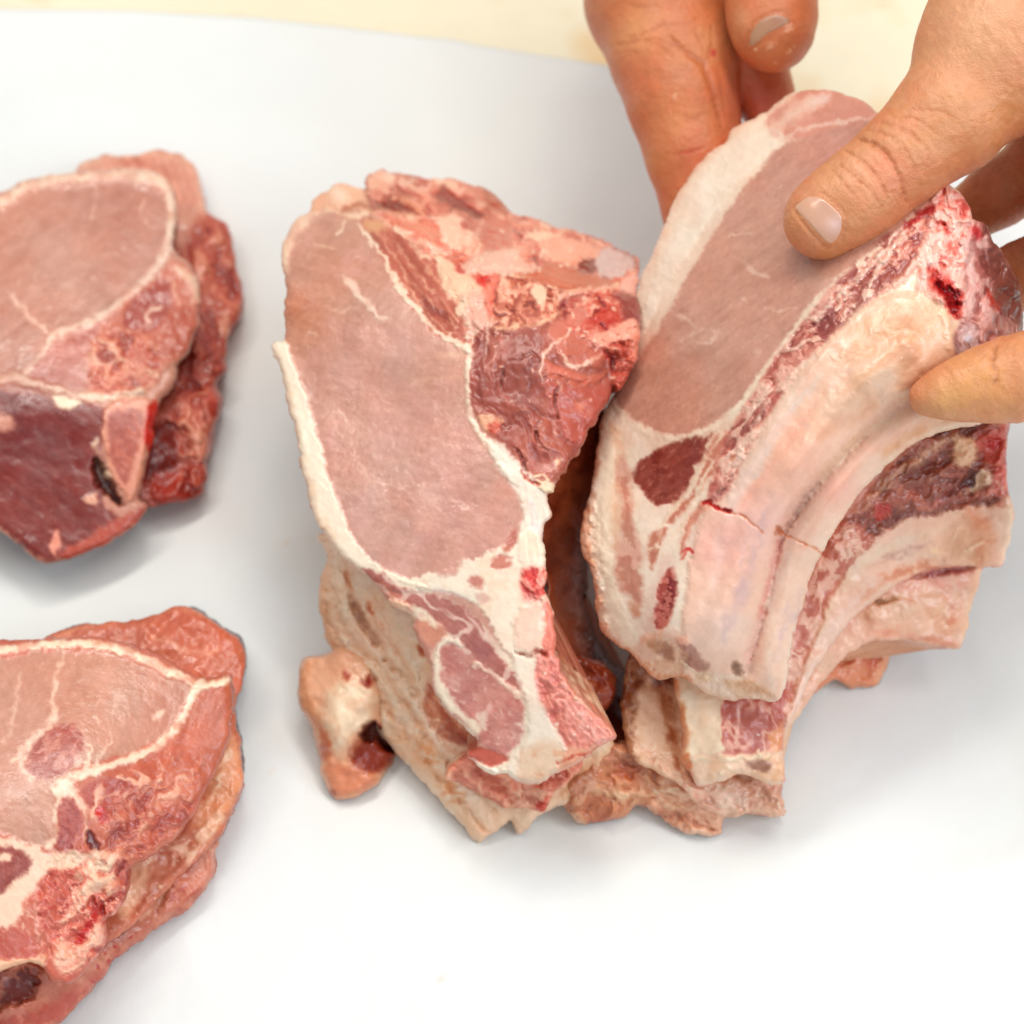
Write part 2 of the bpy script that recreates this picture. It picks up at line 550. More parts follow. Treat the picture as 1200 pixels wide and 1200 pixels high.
def board_material():
    m = principled("cutting_board", 0.5, 0.4, 0, bump=((250, 0.0002, 4),), mottle=0.03, mscale=60, attr=False, color=tuple(lin(rgb(238, 228, 200))))
    nt = m.node_tree; N = nt.nodes; Lk = nt.links
    b = N["Principled BSDF"]
    tc = N.new("ShaderNodeTexCoord")
    no = N.new("ShaderNodeTexNoise"); no.inputs["Scale"].default_value = 22; no.inputs["Detail"].default_value = 4
    Lk.new(tc.outputs["Object"], no.inputs["Vector"])
    cr = N.new("ShaderNodeValToRGB")
    cr.color_ramp.elements[0].position = 0.50; cr.color_ramp.elements[0].color = (0, 0, 0, 1)
    cr.color_ramp.elements[1].position = 0.70; cr.color_ramp.elements[1].color = (1, 1, 1, 1)
    Lk.new(no.outputs["Fac"], cr.inputs[0])
    mx = N.new("ShaderNodeMix"); mx.data_type = 'RGBA'
    src = b.inputs["Base Color"].links[0].from_socket
    Lk.new(cr.outputs[0], mx.inputs[0]); Lk.new(src, mx.inputs[6])
    mx.inputs[7].default_value = (*lin(rgb(232, 200, 150)), 1)
    Lk.new(mx.outputs[2], b.inputs["Base Color"])
    return m

V, F = sheet("table_top", -1.6, 1.6, -1.2, 1.6, 3, 3, -0.012, None)
table = mesh_obj("table_top", V, F, board_material())
table["kind"] = "structure"
table["label"] = "cream cutting table top under the paper"

# butcher paper: back edge follows the photograph, slight waves, curl at the back edge
edge_px = [(-500, -5), (-200, 8), (0, 17), (150, 17), (300, 24), (450, 42), (600, 66), (740, 93), (830, 112), (940, 140), (1060, 165), (1200, 190), (1700, 250)]
E3 = np.array([at(px, py, 0.0) for px, py in edge_px])
def paper():
    nx, ny = 620, 460
    xs = np.linspace(-0.62, 0.62, nx)
    yb = np.interp(xs, E3[:, 0], E3[:, 1])
    v = np.linspace(0, 1, ny)
    X = np.repeat(xs[:, None], ny, 1)
    Y = -0.75 + (yb[:, None] + 0.75) * v[None]
    dback = yb[:, None] - Y
    Z = 0.0004 + 0.0013 * np.clip(1 - np.abs(2 * fbm(X * 100 + Y * 30, Y * 100, 9, 31, 2) - 1) - .75, 0, 1) * 4 + 0.0014 * (fbm(X * 100, Y * 100, 11, 3, 3) - .35).clip(0, 1)
    Z = Z + 0.006 * np.exp(-((dback - 0.07) / 0.035) ** 2) * np.exp(-((X + 0.05) / 0.16) ** 2)
    Z = Z + 0.004 * np.exp(-(dback / 0.012) ** 1.0) * (0.6 + .4 * np.sin(X * 14))
    # flat where the meat rests
    flat = np.exp(-(((X - .02) / .17) ** 2 + ((Y + .0) / .12) ** 2) ** 2)
    Z = Z * (1 - flat) + 0.0004 * flat
    flat = sstep(-.10, -.14, X) * sstep(.16, .12, np.abs(Y))
    Z = Z * (1 - flat) + 0.0004 * flat
    V = np.stack([X, Y, Z], -1).reshape(-1, 3)
    Vb = V.copy(); Vb[:, 2] -= 0.0006
    i, j = np.meshgrid(np.arange(nx - 1), np.arange(ny - 1), indexing='ij')
    a = (i * ny + j).ravel()
    F = np.stack([a, a + ny, a + ny + 1, a + 1], 1)
    n = len(V)
    Fb = F[:, ::-1] + n
    k = np.arange(nx - 1) * ny + ny - 1
    W1 = np.stack([k, k + ny, k + ny + n, k + n], 1)
    k0 = np.arange(nx - 1) * ny
    W2 = np.stack([k0 + ny, k0, k0 + n, k0 + ny + n], 1)
    Vt = np.vstack([V, Vb]); Vt[:, 2] += 0.0003
    base = np.array([0, 0, 0.0])
    m = principled("white_paper", 0.6, 0.15, 0, bump=((35, 0.0012, 3), (900, 0.00005, 3)), mottle=0.012, mscale=25, attr=False, color=(0.79, 0.815, 0.81))
    nt = m.node_tree
    ta = nt.nodes.new("ShaderNodeAttribute"); ta.attribute_name = "tint"
    nt.links.new(ta.outputs["Color"], [n_ for n_ in nt.nodes if n_.type == 'VECT_MATH'][0].inputs[0])
    C = np.tile([0.755, 0.772, 0.755], (len(Vt), 1))
    n1 = fbm(Vt[:, 0] * 100, Vt[:, 1] * 100, 6, 71, 4)[:, None]; n2 = fbm(Vt[:, 0] * 100, Vt[:, 1] * 100, 9, 91, 3)[:, None]
    C *= 1 + (n1 - .5) * .05 * np.array([1.0, .9, 1.1]) + (n2 - .5) * .05 * np.array([1.0, .4, -1.0])
    qx, qy, _ = to_px(Vt)
    for (sx, sy, r, a, c) in [(335, 637, 3.5, .5, (.72, .52, .34)), (366, 634, 3.5, .6, (.72, .5, .3)), (341, 752, 3, .35, (.72, .6, .4)), (518, 1147, 5, .5, (.75, .55, .4)), (360, 640, 60, .16, (.74, .66, .5)), (400, 950, 60, .15, (.76, .66, .52)), (560, 1000, 60, .14, (.76, .66, .52)),
                              (700, 990, 60, .12, (.76, .64, .52)), (260, 600, 50, .14, (.78, .6, .5)), (300, 880, 40, .12, (.78, .64, .52)), (880, 980, 40, .1, (.78, .64, .56)), (1080, 800, 50, .1, (.78, .66, .56)), (300, 420, 50, .1, (.76, .66, .54)), (555, 1155, 3, .3, (.75, .6, .45)), (620, 1065, 3, .25, (.75, .6, .45)), (318, 905, 3, .35, (.75, .55, .4)), (1015, 900, 3, .2, (.75, .6, .5))]:
        d = np.exp(-((qx - sx) ** 2 + (qy - sy) ** 2) / (r * r) * (0.6 + 1.4 * fbm(qx, qy, max(r * .5, 3), 5, 3)))[:, None] * a
        C = C * (1 - d) + np.array(c) * d
    o = mesh_obj("butcher_paper", Vt, np.vstack([F, Fb, W1, W2]), m, col=C)
    o["label"] = "large sheet of white butcher paper spread over the table under the meat"
    o["category"] = "paper"
paper()

FATC = (246, 229, 206)
# ================================================================== upper left pile
def upper_left():
    B = Meat([(75, 208), (95, 190), (122, 182), (160, 181), (190, 176), (215, 183), (231, 199), (238, 224), (241, 248), (262, 258), (272, 279), (275, 310), (283, 345), (280, 370), (266, 395), (262, 430), (252, 450), (259, 473), (251, 500), (241, 540), (243, 560), (235, 579), (215, 588), (185, 592), (150, 600), (90, 610), (0, 560), (-80, 480), (-90, 330), (0, 240)],
             [(100, 200, 2.1), (230, 210, 1.8), (275, 330, 1.5), (240, 560, 1.2), (0, 400, 2.4), (185, 520, 2.3), (170, 575, 1.5), (205, 500, 2.0)], (178, 88, 72), seed=3, jag=1.8, roll=12)
    b2 = B.part('cap_muscle', 'lean')
    B.P([(60, 215), (90, 185), (160, 176), (220, 178), (245, 215), (238, 262), (215, 290), (150, 260)], (214, 150, 128), 4, 4, reg=b2)
    B.L([(80, 205), (120, 186), (190, 180), (232, 205), (238, 240)], (4, 9, 6), (232, 188, 162), 4, 3, alpha=.8)
    B.L([(150, 190), (180, 195), (208, 210), (222, 240)], 8, (188, 112, 92), 6, 4, alpha=.6)
    B.P([(225, 262), (262, 256), (280, 300), (284, 345), (272, 390), (240, 400), (215, 340)], (186, 96, 76), 5, 4)
    B.web([(225, 262), (262, 256), (280, 300), (284, 345), (272, 390), (240, 420), (215, 340)], (222, 150, 125), 22, .84, 60, 2, .8, h=.5)
    B.P([(205, 400), (250, 390), (262, 430), (252, 455), (258, 475), (245, 530), (220, 540), (205, 470)], (176, 76, 58), 5, 4)
    B.L([(262, 400), (246, 440), (240, 490), (230, 540)], 6, (214, 140, 116), 3, 4, alpha=.7, h=.7)
    B.L([(255, 280), (262, 310), (268, 350), (262, 380)], 5, (216, 150, 124), 3, 4, alpha=.7, h=.6)
    B.P([(180, 500), (205, 495), (225, 530), (215, 560), (185, 575), (170, 560)], (116, 32, 24), 5, 4, h=-3)  # dark red meat, with the hole's shade put into the colour
    B.P([(175, 560), (200, 552), (240, 548), (243, 562), (232, 580), (205, 588), (180, 588)], (170, 62, 44), 4, 3, h=1)
    B.E(250, 475, 8, 14, 0, (190, 40, 28), 4)
    B.tissue([(210, 300), (262, 262), (284, 345), (265, 400), (262, 470), (245, 560), (210, 580), (205, 420)], [(128, 40, 30), (170, 76, 60), (196, 104, 82), (226, 156, 130)], 18, 75, 2.2, 1.6, .7)
    B.lumps(None, 28, 1.6); B.grain(None, 70, .05, 5, 5, .2)
    B.build("pork_chop", "lower chop of the upper left pair, its reddish edge sticking out on the right", thick=2.4, inset=.04, sidecol=(150, 56, 40), fat_side=(180, 84, 62))

    A = Meat([(-170, 330), (-130, 275), (-60, 245), (0, 226), (35, 209), (80, 202), (150, 198), (185, 204), (203, 222), (207, 255), (203, 290), (218, 305), (231, 325), (236, 350), (231, 385), (222, 412), (208, 430), (203, 455), (190, 468), (182, 490), (178, 525), (168, 560), (162, 584), (174, 592), (162, 612), (135, 632), (95, 652), (60, 660), (35, 652), (12, 630), (-40, 590), (-120, 520), (-180, 430)],
             [(0, 230, 4.2), (180, 220, 3.8), (230, 350, 3.3), (0, 450, 4.0), (-150, 400, 4), (100, 640, 1.8), (170, 590, 2.0), (160, 480, 3.2), (20, 600, 2.4)], (201, 142, 122), seed=1, roll=11, rolld=3)
    eye = A.part('loin_eye', 'lean'); fat = A.part('fat_rim', 'fat'); dk = A.part('dark_muscle', 'lean'); bone = A.part('bone', 'bone'); cap = A.part('small_muscle', 'lean')
    E_ = [(-150, 330), (-60, 275), (0, 248), (40, 226), (90, 216), (150, 216), (182, 226), (196, 246), (194, 290), (180, 315), (150, 345), (120, 370), (95, 380), (70, 390), (45, 420), (30, 438), (-40, 445), (-130, 420)]
    A.P(E_, (192, 138, 120), 3, 2, reg=eye, h=-.3)
    A.grain(E_, -35, .045, 6, 5)
    A.G(60, 300, 90, (200, 150, 132), .5); A.G(150, 250, 60, (180, 118, 100), .5)
    A.L([(-160, 330), (-60, 258), (0, 236), (35, 216), (80, 208), (150, 204), (185, 211), (199, 230), (201, 255), (198, 290)], (16, 13, 9, 11, 9, 10), (238, 208, 184), 3, 2.5, reg=fat, h=.8)
    A.L([(198, 285), (180, 318), (150, 348), (125, 372), (105, 386)], (10, 9, 14), (232, 196, 178), 2.5, 3, h=.3)
    A.L([(150, 352), (120, 371), (90, 382), (65, 392), (45, 420), (28, 440)], (14, 7, 6, 8), (234, 200, 178), 2, 3, h=.3)
    A.L([(10, 343), (25, 360), (40, 375), (58, 392)], (3, 7, 4), (228, 186, 166), 2, 3)
    A.L([(60, 392), (72, 368)], (3, 1), (222, 178, 160), 1.5, 2, alpha=.7)
    A.flecks(E_, 26, (226, 186, 166), (6, 20), (1, 2.4), -60, 30, .55)
    A.L([(168, 235), (165, 250), (172, 262)], 2.5, (226, 184, 164), 1.5); A.L([(110, 216), (112, 235), (106, 255)], 2.5, (222, 178, 158), 1.5, alpha=.7)
    sm = [(35, 440), (48, 420), (75, 395), (110, 382), (120, 378), (112, 400), (100, 430), (108, 452), (90, 455), (55, 448)]
    A.P(sm, (188, 108, 90), 2.5, 3, reg=cap); A.grain(sm, -30, .05, 5, 5)
    # right lobes around the spine
    A.P([(120, 380), (150, 352), (185, 322), (205, 305), (228, 325), (235, 352), (228, 392), (200, 425), (165, 455), (130, 465), (105, 455), (112, 410)], (206, 126, 106), 3, 3)
    A.P([(150, 362), (180, 332), (198, 328), (205, 350), (190, 375), (170, 392), (148, 388)], (176, 92, 80), 3, 3, h=-.3)
    A.L([(160, 392), (175, 378), (172, 368), (188, 360)], 3.5, (232, 190, 168), 1.6, 2, h=.3)
    A.L([(208, 315), (225, 330), (231, 352)], (10, 12, 8), (234, 192, 166), 3, 3, h=.5)
    A.L([(200, 330), (210, 350), (208, 375), (190, 398)], 4, (224, 160, 136), 2, 3, h=.4)
    A.P([(195, 370), (225, 360), (226, 395), (205, 415), (185, 410)], (196, 108, 88), 3, 3, h=.5)
    A.P([(110, 400), (150, 390), (178, 405), (185, 440), (165, 462), (130, 465), (108, 445)], (212, 128, 106), 4, 4)
    A.mottle([(110, 400), (150, 390), (178, 405), (185, 440), (165, 462), (130, 465), (108, 445)], (236, 180, 150), 12, .9)
    A.mottle([(110, 400), (150, 390), (178, 405), (185, 440), (165, 462), (130, 465), (108, 445)], (186, 84, 70), 14, .8, .5, .6)
    A.tissue([(112, 398), (150, 388), (180, 400), (188, 440), (165, 462), (130, 465), (108, 445)], [(150, 60, 48), (196, 100, 82), (222, 146, 122), (240, 196, 168)], 12, 20, 1.5, 1.2, .75)
    A.E(125, 417, 13, 8, 20, (168, 88, 76), 3)
    # white seam across and rib bone
    A.L([(-120, 430), (0, 442), (40, 450), (80, 460), (115, 466), (165, 460)], (8, 12, 9, 8, 9), (236, 198, 172), 2, 2.5, h=.6)
    D_ = [(-150, 445), (-40, 452), (0, 458), (40, 462), (90, 470), (122, 480), (118, 520), (125, 560), (120, 590), (140, 610), (95, 645), (60, 655), (30, 645), (0, 615), (-60, 570), (-150, 480)]
    A.P(D_, (132, 56, 50), 3, 3, reg=dk)
    A.G(30, 500, 60, (118, 44, 42), .75); A.G(70, 620, 40, (126, 48, 40), .6); A.grain(D_, 35, .06, 5, 6, .03)
    A.flecks(D_, 30, (205, 140, 124), (5, 16), (1, 2.4), 30, 25, .5)
    A.P([(60, 466), (85, 464), (98, 470), (85, 480), (70, 476)], (240, 222, 190), 2, 3)
    A.E(5, 495, 12, 10, 0, (222, 160, 134), 4, 4, alpha=.8)
    A.L([(112, 540), (118, 555), (130, 575), (138, 588)], (6, 16, 8), (66, 22, 16), 3, 3, h=-4)
    A.P([(124, 478), (140, 468), (170, 468), (178, 480), (172, 520), (165, 560), (158, 586), (148, 584), (132, 560), (122, 530), (120, 500)], (224, 150, 124), 2, 2.5, reg=bone, h=1.0)
    A.P([(128, 488), (145, 480), (165, 482), (166, 505), (156, 545), (148, 568), (136, 550), (127, 520)], (178, 92, 78), 2.5, 2, reg=bone)
    A.mottle([(128, 488), (145, 480), (165, 482), (166, 505), (156, 545), (148, 568), (136, 550), (127, 520)], (206, 120, 98), 7, .7)
    A.L([(113, 520), (118, 545), (126, 560)], 7, (238, 205, 170), 2, 3, h=.5)
    A.P([(172, 478), (185, 470), (184, 500), (176, 530), (170, 520)], (200, 50, 36), 2, 2)
    A.P([(70, 650), (100, 632), (150, 600), (172, 594), (160, 612), (130, 634), (90, 654)], (186, 88, 70), 3, 3)
    A.P([(60, 628), (70, 624), (72, 640), (62, 650)], (226, 150, 128), 2, 3); A.E(108, 585, 8, 7, 0, (226, 170, 144), 2, 2, .5)
    A.lumps([(110, 400), (200, 310), (240, 350), (200, 440), (120, 470)], 14, 1.0); A.lumps(D_, 44, .8); A.lumps(E_, 60, .5)
    A.build("pork_chop", "top chop of the upper left pair, dark red muscle along its lower edge", thick=2.2, inset=.08, fade=9, sidecol=(84, 22, 16), fat_side=(96, 30, 22))  # walls darkened so the hole below reads dark: shade in their colour

# ================================================================== lower left pile
def lower_left():
    C = Meat([(150, 900), (240, 900), (284, 915), (276, 945), (262, 975), (250, 1000), (251, 1025), (236, 1050), (215, 1070), (190, 1085), (160, 1106), (130, 1130), (115, 1150), (85, 1185), (50, 1215), (-20, 1260), (-140, 1240), (-150, 1000)],
             [(270, 930, 1.3), (240, 1040, .9), (120, 1140, 1.0), (0, 1220, 1.2), (0, 1000, 3.2), (10, 1135, 3.0), (40, 1140, 2.8), (0, 1165, 2.5)], (196, 112, 88), seed=7, roll=12)
    C.L([(245, 950), (225, 1000), (190, 1050), (160, 1075)], 9, (226, 160, 128), 4, 4, h=1)
    C.L([(200, 1010), (235, 985), (252, 1000)], 7, (222, 150, 120), 3, 3)
    C.P([(225, 995), (248, 1005), (240, 1040), (215, 1062), (190, 1075), (195, 1045)], (190, 98, 76), 4, 3, h=1.4)
    C.E(223, 1000, 7, 9, 20, (150, 52, 34), 3, 2, -2)
    C.P([(-20, 1180), (40, 1185), (100, 1150), (140, 1115), (90, 1180), (30, 1225), (-40, 1245)], (190, 86, 70), 4, 4)
    C.P([(-20, 1138), (35, 1136), (45, 1150), (30, 1172), (-20, 1185)], (116, 40, 28), 4, 4, h=-3)  # dark hole: its shade is put into the colour
    C.mottle(None, (222, 152, 126), 22, .55); C.lumps(None, 26, 1.6)
    C.crumbs([(60, 1150), (150, 1090), (160, 1100), (90, 1170)], 8, (180, 40, 30), (2, 4), .2)
    C.build("pork_chop", "bottom chop of the lower left pile, round lobe showing at its right", thick=1.6, inset=.03, sidecol=(170, 84, 64), fat_side=(206, 140, 110))

    B = Meat([(45, 752), (75, 737), (105, 730), (150, 728), (185, 717), (207, 711), (232, 716), (255, 732), (280, 750), (289, 772), (284, 800), (276, 830), (281, 870), (284, 915), (274, 945), (262, 975), (240, 1000), (200, 1040), (170, 1070), (135, 1100), (60, 1120), (-120, 1080), (-140, 850)],
             [(60, 750, 2.6), (220, 720, 2.4), (285, 780, 2.2), (280, 900, 1.9), (180, 1050, 1.8), (0, 900, 3.0)], (200, 118, 92), seed=6, roll=12)
    cp = B.part('cap_muscle', 'lean')
    B.P([(50, 750), (110, 730), (180, 717), (215, 710), (255, 730), (288, 770), (278, 815), (262, 800), (230, 795), (160, 765)], (200, 112, 86), 3, 3, reg=cp)
    B.L([(178, 745), (200, 752), (215, 762), (240, 765), (258, 760)], (3, 6, 4), (228, 164, 136), 2.5, 3, alpha=.8)
    B.L([(60, 748), (110, 731), (180, 718), (210, 712), (250, 730)], 5, (226, 158, 128), 3, 2, alpha=.7)
    B.P([(262, 860), (283, 880), (284, 920), (270, 950), (240, 990), (215, 1000), (240, 930)], (224, 154, 116), 5, 4)
    B.L([(268, 880), (258, 910), (240, 945)], 6, (240, 196, 160), 3, 3, h=.8)
    B.P([(140, 1020), (180, 1005), (185, 1030), (165, 1060), (140, 1075)], (222, 168, 136), 4, 4)
    B.P([(185, 1005), (230, 970), (225, 1000), (190, 1040), (160, 1070), (170, 1040)], (200, 122, 96), 4, 4)
    B.web([(140, 1020), (230, 960), (280, 900), (270, 950), (200, 1050), (140, 1090)], (236, 190, 160), 20, .84, -45, 2.5, .8, h=.5)
    B.lumps(None, 24, 1.8); B.grain(None, -50, .05, 5, 5)
    B.crumbs([(160, 1040), (220, 980), (240, 970), (180, 1060)], 10, (236, 190, 160))
    B.build("pork_chop", "middle chop of the lower left pile, orange brown flap sticking out at the top", thick=2.4, inset=.04, fade=9, sidecol=(70, 22, 16), fat_side=(84, 30, 22))  # dark wall colours carry the shade of the hole at lower left

    A = Meat([(-170, 820), (-120, 770), (-40, 757), (0, 751), (60, 749), (100, 746), (140, 752), (180, 765), (215, 785), (240, 796), (268, 791), (271, 802), (270, 850), (262, 880), (240, 930), (226, 955), (212, 975), (195, 990), (180, 1000), (165, 1012), (150, 1020), (148, 1045), (135, 1070), (122, 1080), (122, 1108), (100, 1138), (85, 1152), (60, 1150), (45, 1130), (15, 1134), (-40, 1150), (-130, 1130), (-180, 1000)],
             [(0, 755, 4.6), (180, 770, 4.4), (268, 800, 3.9), (260, 880, 3.4), (200, 985, 3.2), (0, 950, 5.2), (60, 1140, 3.4), (-150, 900, 5), (140, 1060, 3.2), (110, 900, 4.9)], (201, 112, 92), seed=5, roll=10, rolld=2.6)
    eye = A.part('loin_eye', 'lean'); fat = A.part('fat_rim', 'fat'); cap = A.part('outer_muscle', 'lean'); dk = A.part('dark_muscle', 'lean'); bone = A.part('bone', 'bone')
    A.P([(220, 800), (268, 792), (271, 850), (258, 885), (230, 945), (200, 985), (165, 1010), (140, 1015), (110, 990), (95, 940), (100, 905), (150, 890), (190, 870), (215, 835)], (196, 108, 84), 3, 3, reg=cap)
    A.grain([(220, 800), (268, 792), (271, 850), (230, 945), (190, 990), (120, 960), (150, 890)], -65, .06, 6, 5, .2)
    E_ = [(-160, 840), (-60, 790), (0, 772), (60, 764), (110, 764), (155, 774), (195, 792), (224, 806), (212, 838), (190, 865), (150, 884), (100, 896), (78, 912), (66, 930), (66, 970), (55, 995), (0, 975), (-100, 960), (-160, 920)]
    A.P(E_, (198, 144, 124), 2.5, 2, reg=eye, h=-.3)
    A.grain(E_, 70, .04, 6, 5)
    A.G(110, 790, 60, (206, 146, 122), .5); A.G(200, 830, 45, (192, 118, 98), .5); A.G(20, 870, 70, (208, 154, 136), .5)
    A.L([(-160, 800), (-60, 770), (0, 762), (60, 755), (100, 754), (140, 761), (180, 778), (215, 795), (236, 803), (268, 797)], (9, 8, 8, 9, 10, 11, 9, 8), (247, 226, 196), 2, 2, reg=fat, h=.5)
    A.L([(236, 802), (226, 815), (215, 838), (202, 858), (180, 876), (150, 890), (115, 902), (85, 912), (72, 925)], (12, 8, 9, 8, 9, 11, 20), (246, 218, 190), 2, 2.2, h=.4)
    A.L([(108, 905), (120, 880), (130, 865)], (6, 3, 1.5), (238, 204, 178), 1.6, 3); A.L([(96, 905), (108, 878), (100, 872)], (6, 4, 2), (234, 198, 172), 1.6, 3)
    A.L([(75, 765), (68, 790), (62, 815), (64, 838)], (3, 5, 4), (232, 196, 172), 2, 3)
    A.L([(62, 840), (50, 858), (30, 875), (20, 890), (12, 893)], (8, 9, 6, 4), (240, 208, 186), 2, 3); A.L([(28, 885), (24, 900), (40, 912)], (5, 3), (232, 196, 174), 2, 3)
    A.L([(25, 790), (18, 820), (15, 850), (5, 870)], (2, 5, 3), (226, 184, 162), 2, 4, alpha=.8); A.L([(140, 800), (134, 835)], (2, 4, 2), (224, 180, 158), 2, 3, alpha=.7)
    m2 = [(30, 895), (40, 870), (62, 852), (85, 850), (98, 865), (98, 880), (85, 895), (78, 905), (55, 912), (38, 908)]
    A.P(m2, (176, 96, 84), 2.5, 3, reg=dk); A.grain(m2, -50, .06, 4, 4)
    A.web(m2, (214, 150, 132), 14, .86, -50, 2, .6)
    A.flecks(E_, 30, (230, 192, 170), (5, 18), (1, 2.6), -70, 28, .6)
    A.E(185, 838, 8, 4, -30, (234, 196, 172), 2, 3)
    # bone fork in the middle
    A.L([(75, 925), (85, 935), (98, 945)], (24, 12, 5), (246, 216, 190), 3, 3)
    A.P([(70, 940), (80, 934), (92, 945), (95, 965), (85, 985), (88, 1005), (68, 1002), (66, 975)], (178, 84, 72), 2.5, 2, reg=bone)
    A.mottle([(70, 940), (92, 940), (92, 1005), (66, 1002)], (150, 54, 48), 5, .6)
    A.L([(72, 930), (64, 950), (66, 975), (56, 992)], (5, 4, 5), (238, 204, 178), 1.6, 2)
    A.L([(92, 935), (102, 955), (100, 975), (112, 1000)], (5, 4, 6), (232, 186, 160), 1.8, 3)
    m3 = [(96, 925), (125, 912), (150, 912), (162, 922), (155, 938), (130, 948), (108, 946)]
    A.P(m3, (178, 86, 72), 2, 2, reg=dk)
    A.L([(140, 910), (160, 918), (163, 930), (148, 945), (120, 950)], 3.2, (236, 190, 164), 1.5, 2, h=.3); A.L([(112, 938), (135, 930), (142, 926)], 2.5, (222, 160, 138), 1.3, 2)
    for q in ([(165, 915), (190, 920), (185, 945), (168, 950)], [(170, 955), (195, 945), (200, 965), (180, 975)], [(140, 960), (165, 955), (162, 980), (140, 985)]):
        A.P(q, (182, 88, 74), 3, 3, h=.3)
    A.web([(130, 905), (220, 900), (225, 950), (180, 1000), (120, 1000), (105, 955)], (234, 178, 152), 20, .80, 20, 1, .9, h=.3)
    A.P([(112, 950), (124, 950), (128, 965), (118, 966)], (204, 38, 28), 2, 2)
    A.P([(102, 975), (112, 980), (116, 998), (104, 992)], (112, 44, 44), 2, 2, h=-.8); A.E(135, 972, 9, 10, 0, (150, 62, 60), 3)
    # left lower fat and bone
    A.P([(-60, 970), (0, 978), (50, 996), (95, 1000), (130, 996), (142, 1005), (130, 1020), (90, 1020), (50, 1030), (20, 1075), (-10, 1090), (-80, 1010)], (240, 206, 180), 3, 4, reg=fat)
    m4 = [(-80, 985), (0, 992), (25, 1000), (38, 1015), (20, 1030), (0, 1048), (-60, 1050)]
    A.P(m4, (160, 82, 74), 2.5, 3, reg=dk); A.grain(m4, -20, .06, 4, 4); A.P([(0, 1000), (12, 1002), (10, 1010), (0, 1008)], (240, 205, 178), 2, 2)
    m5 = [(45, 1035), (60, 1020), (95, 1022), (100, 1050), (90, 1075), (60, 1095), (45, 1080), (40, 1055)]
    A.P(m5, (206, 108, 90), 3, 3, reg=bone); A.mottle(m5, (180, 70, 60), 8, .6)
    A.L([(44, 1040), (42, 1070), (46, 1100)], 4, (226, 160, 146), 2, 2)
    A.P([(-60, 1090), (0, 1085), (30, 1095), (45, 1110), (40, 1125), (0, 1120), (-60, 1125)], (192, 96, 82), 3, 3)
    A.flecks([(-10, 1040), (30, 1050), (40, 1090), (-10, 1090)], 18, (240, 206, 182), (6, 16), (1.5, 3), 50, 20, .8)
    A.P([(60, 1095), (95, 1070), (118, 1050), (128, 1075), (120, 1110), (85, 1145), (62, 1140)], (210, 108, 92), 3, 4)
    A.L([(118, 1058), (105, 1085), (88, 1108)], (5, 9, 5), (206, 34, 34), 3, 3); A.L([(72, 1095), (66, 1112)], 5, (190, 40, 34), 2, 3)
    A.P([(88, 1030), (110, 1018), (130, 1020), (140, 1035), (128, 1052), (100, 1048)], (236, 178, 148), 3, 4, h=.8)
    A.P([(115, 1020), (138, 1018), (140, 1040), (125, 1050)], (196, 120, 92), 3, 3, alpha=.7)
    A.L([(90, 1018), (98, 1030), (94, 1040)], 4, (196, 36, 30), 2, 2)
    A.P([(130, 1058), (152, 1050), (150, 1068), (132, 1074)], (240, 170, 144), 2.5, 3, h=1); A.P([(122, 1002), (142, 996), (140, 1012), (126, 1016)], (242, 184, 156), 2.5, 3, h=1)
    A.P([(-20, 1120), (20, 1124), (50, 1120), (45, 1132), (10, 1138), (-20, 1142)], (236, 184, 150), 2.5, 4, h=.8)
    A.tissue([(95, 1010), (150, 1005), (150, 1060), (125, 1110), (85, 1145), (62, 1130), (66, 1090)], [(150, 44, 38), (198, 92, 78), (218, 130, 112), (238, 182, 156), (246, 208, 180)], 13, -45, 1.8, 1.4, .7)
    A.tissue([(120, 950), (175, 915), (230, 900), (220, 960), (180, 1000), (130, 1000)], [(160, 70, 58), (194, 104, 84), (212, 132, 108), (238, 188, 160)], 15, -40, 2, 1.0, .65)
    A.L([(118, 1058), (105, 1085), (90, 1105)], (4, 8, 4), (188, 30, 30), 3, 3, alpha=.8)
    A.lumps([(60, 1000), (150, 1000), (150, 1060), (110, 1130), (40, 1110)], 12, 1.6); A.lumps([(150, 900), (260, 880), (190, 990), (110, 970)], 18, .8)
    A.crumbs([(60, 1000), (150, 1000), (140, 1070), (60, 1140)], 24, (240, 180, 156), (1.5, 3.5), .6)
    A.build("pork_chop", "top chop of the lower left pile, oval loin with a forked white bone seam", thick=2.0, inset=.06, sidecol=(168, 80, 60), fat_side=(206, 130, 100))

upper_left(); lower_left()
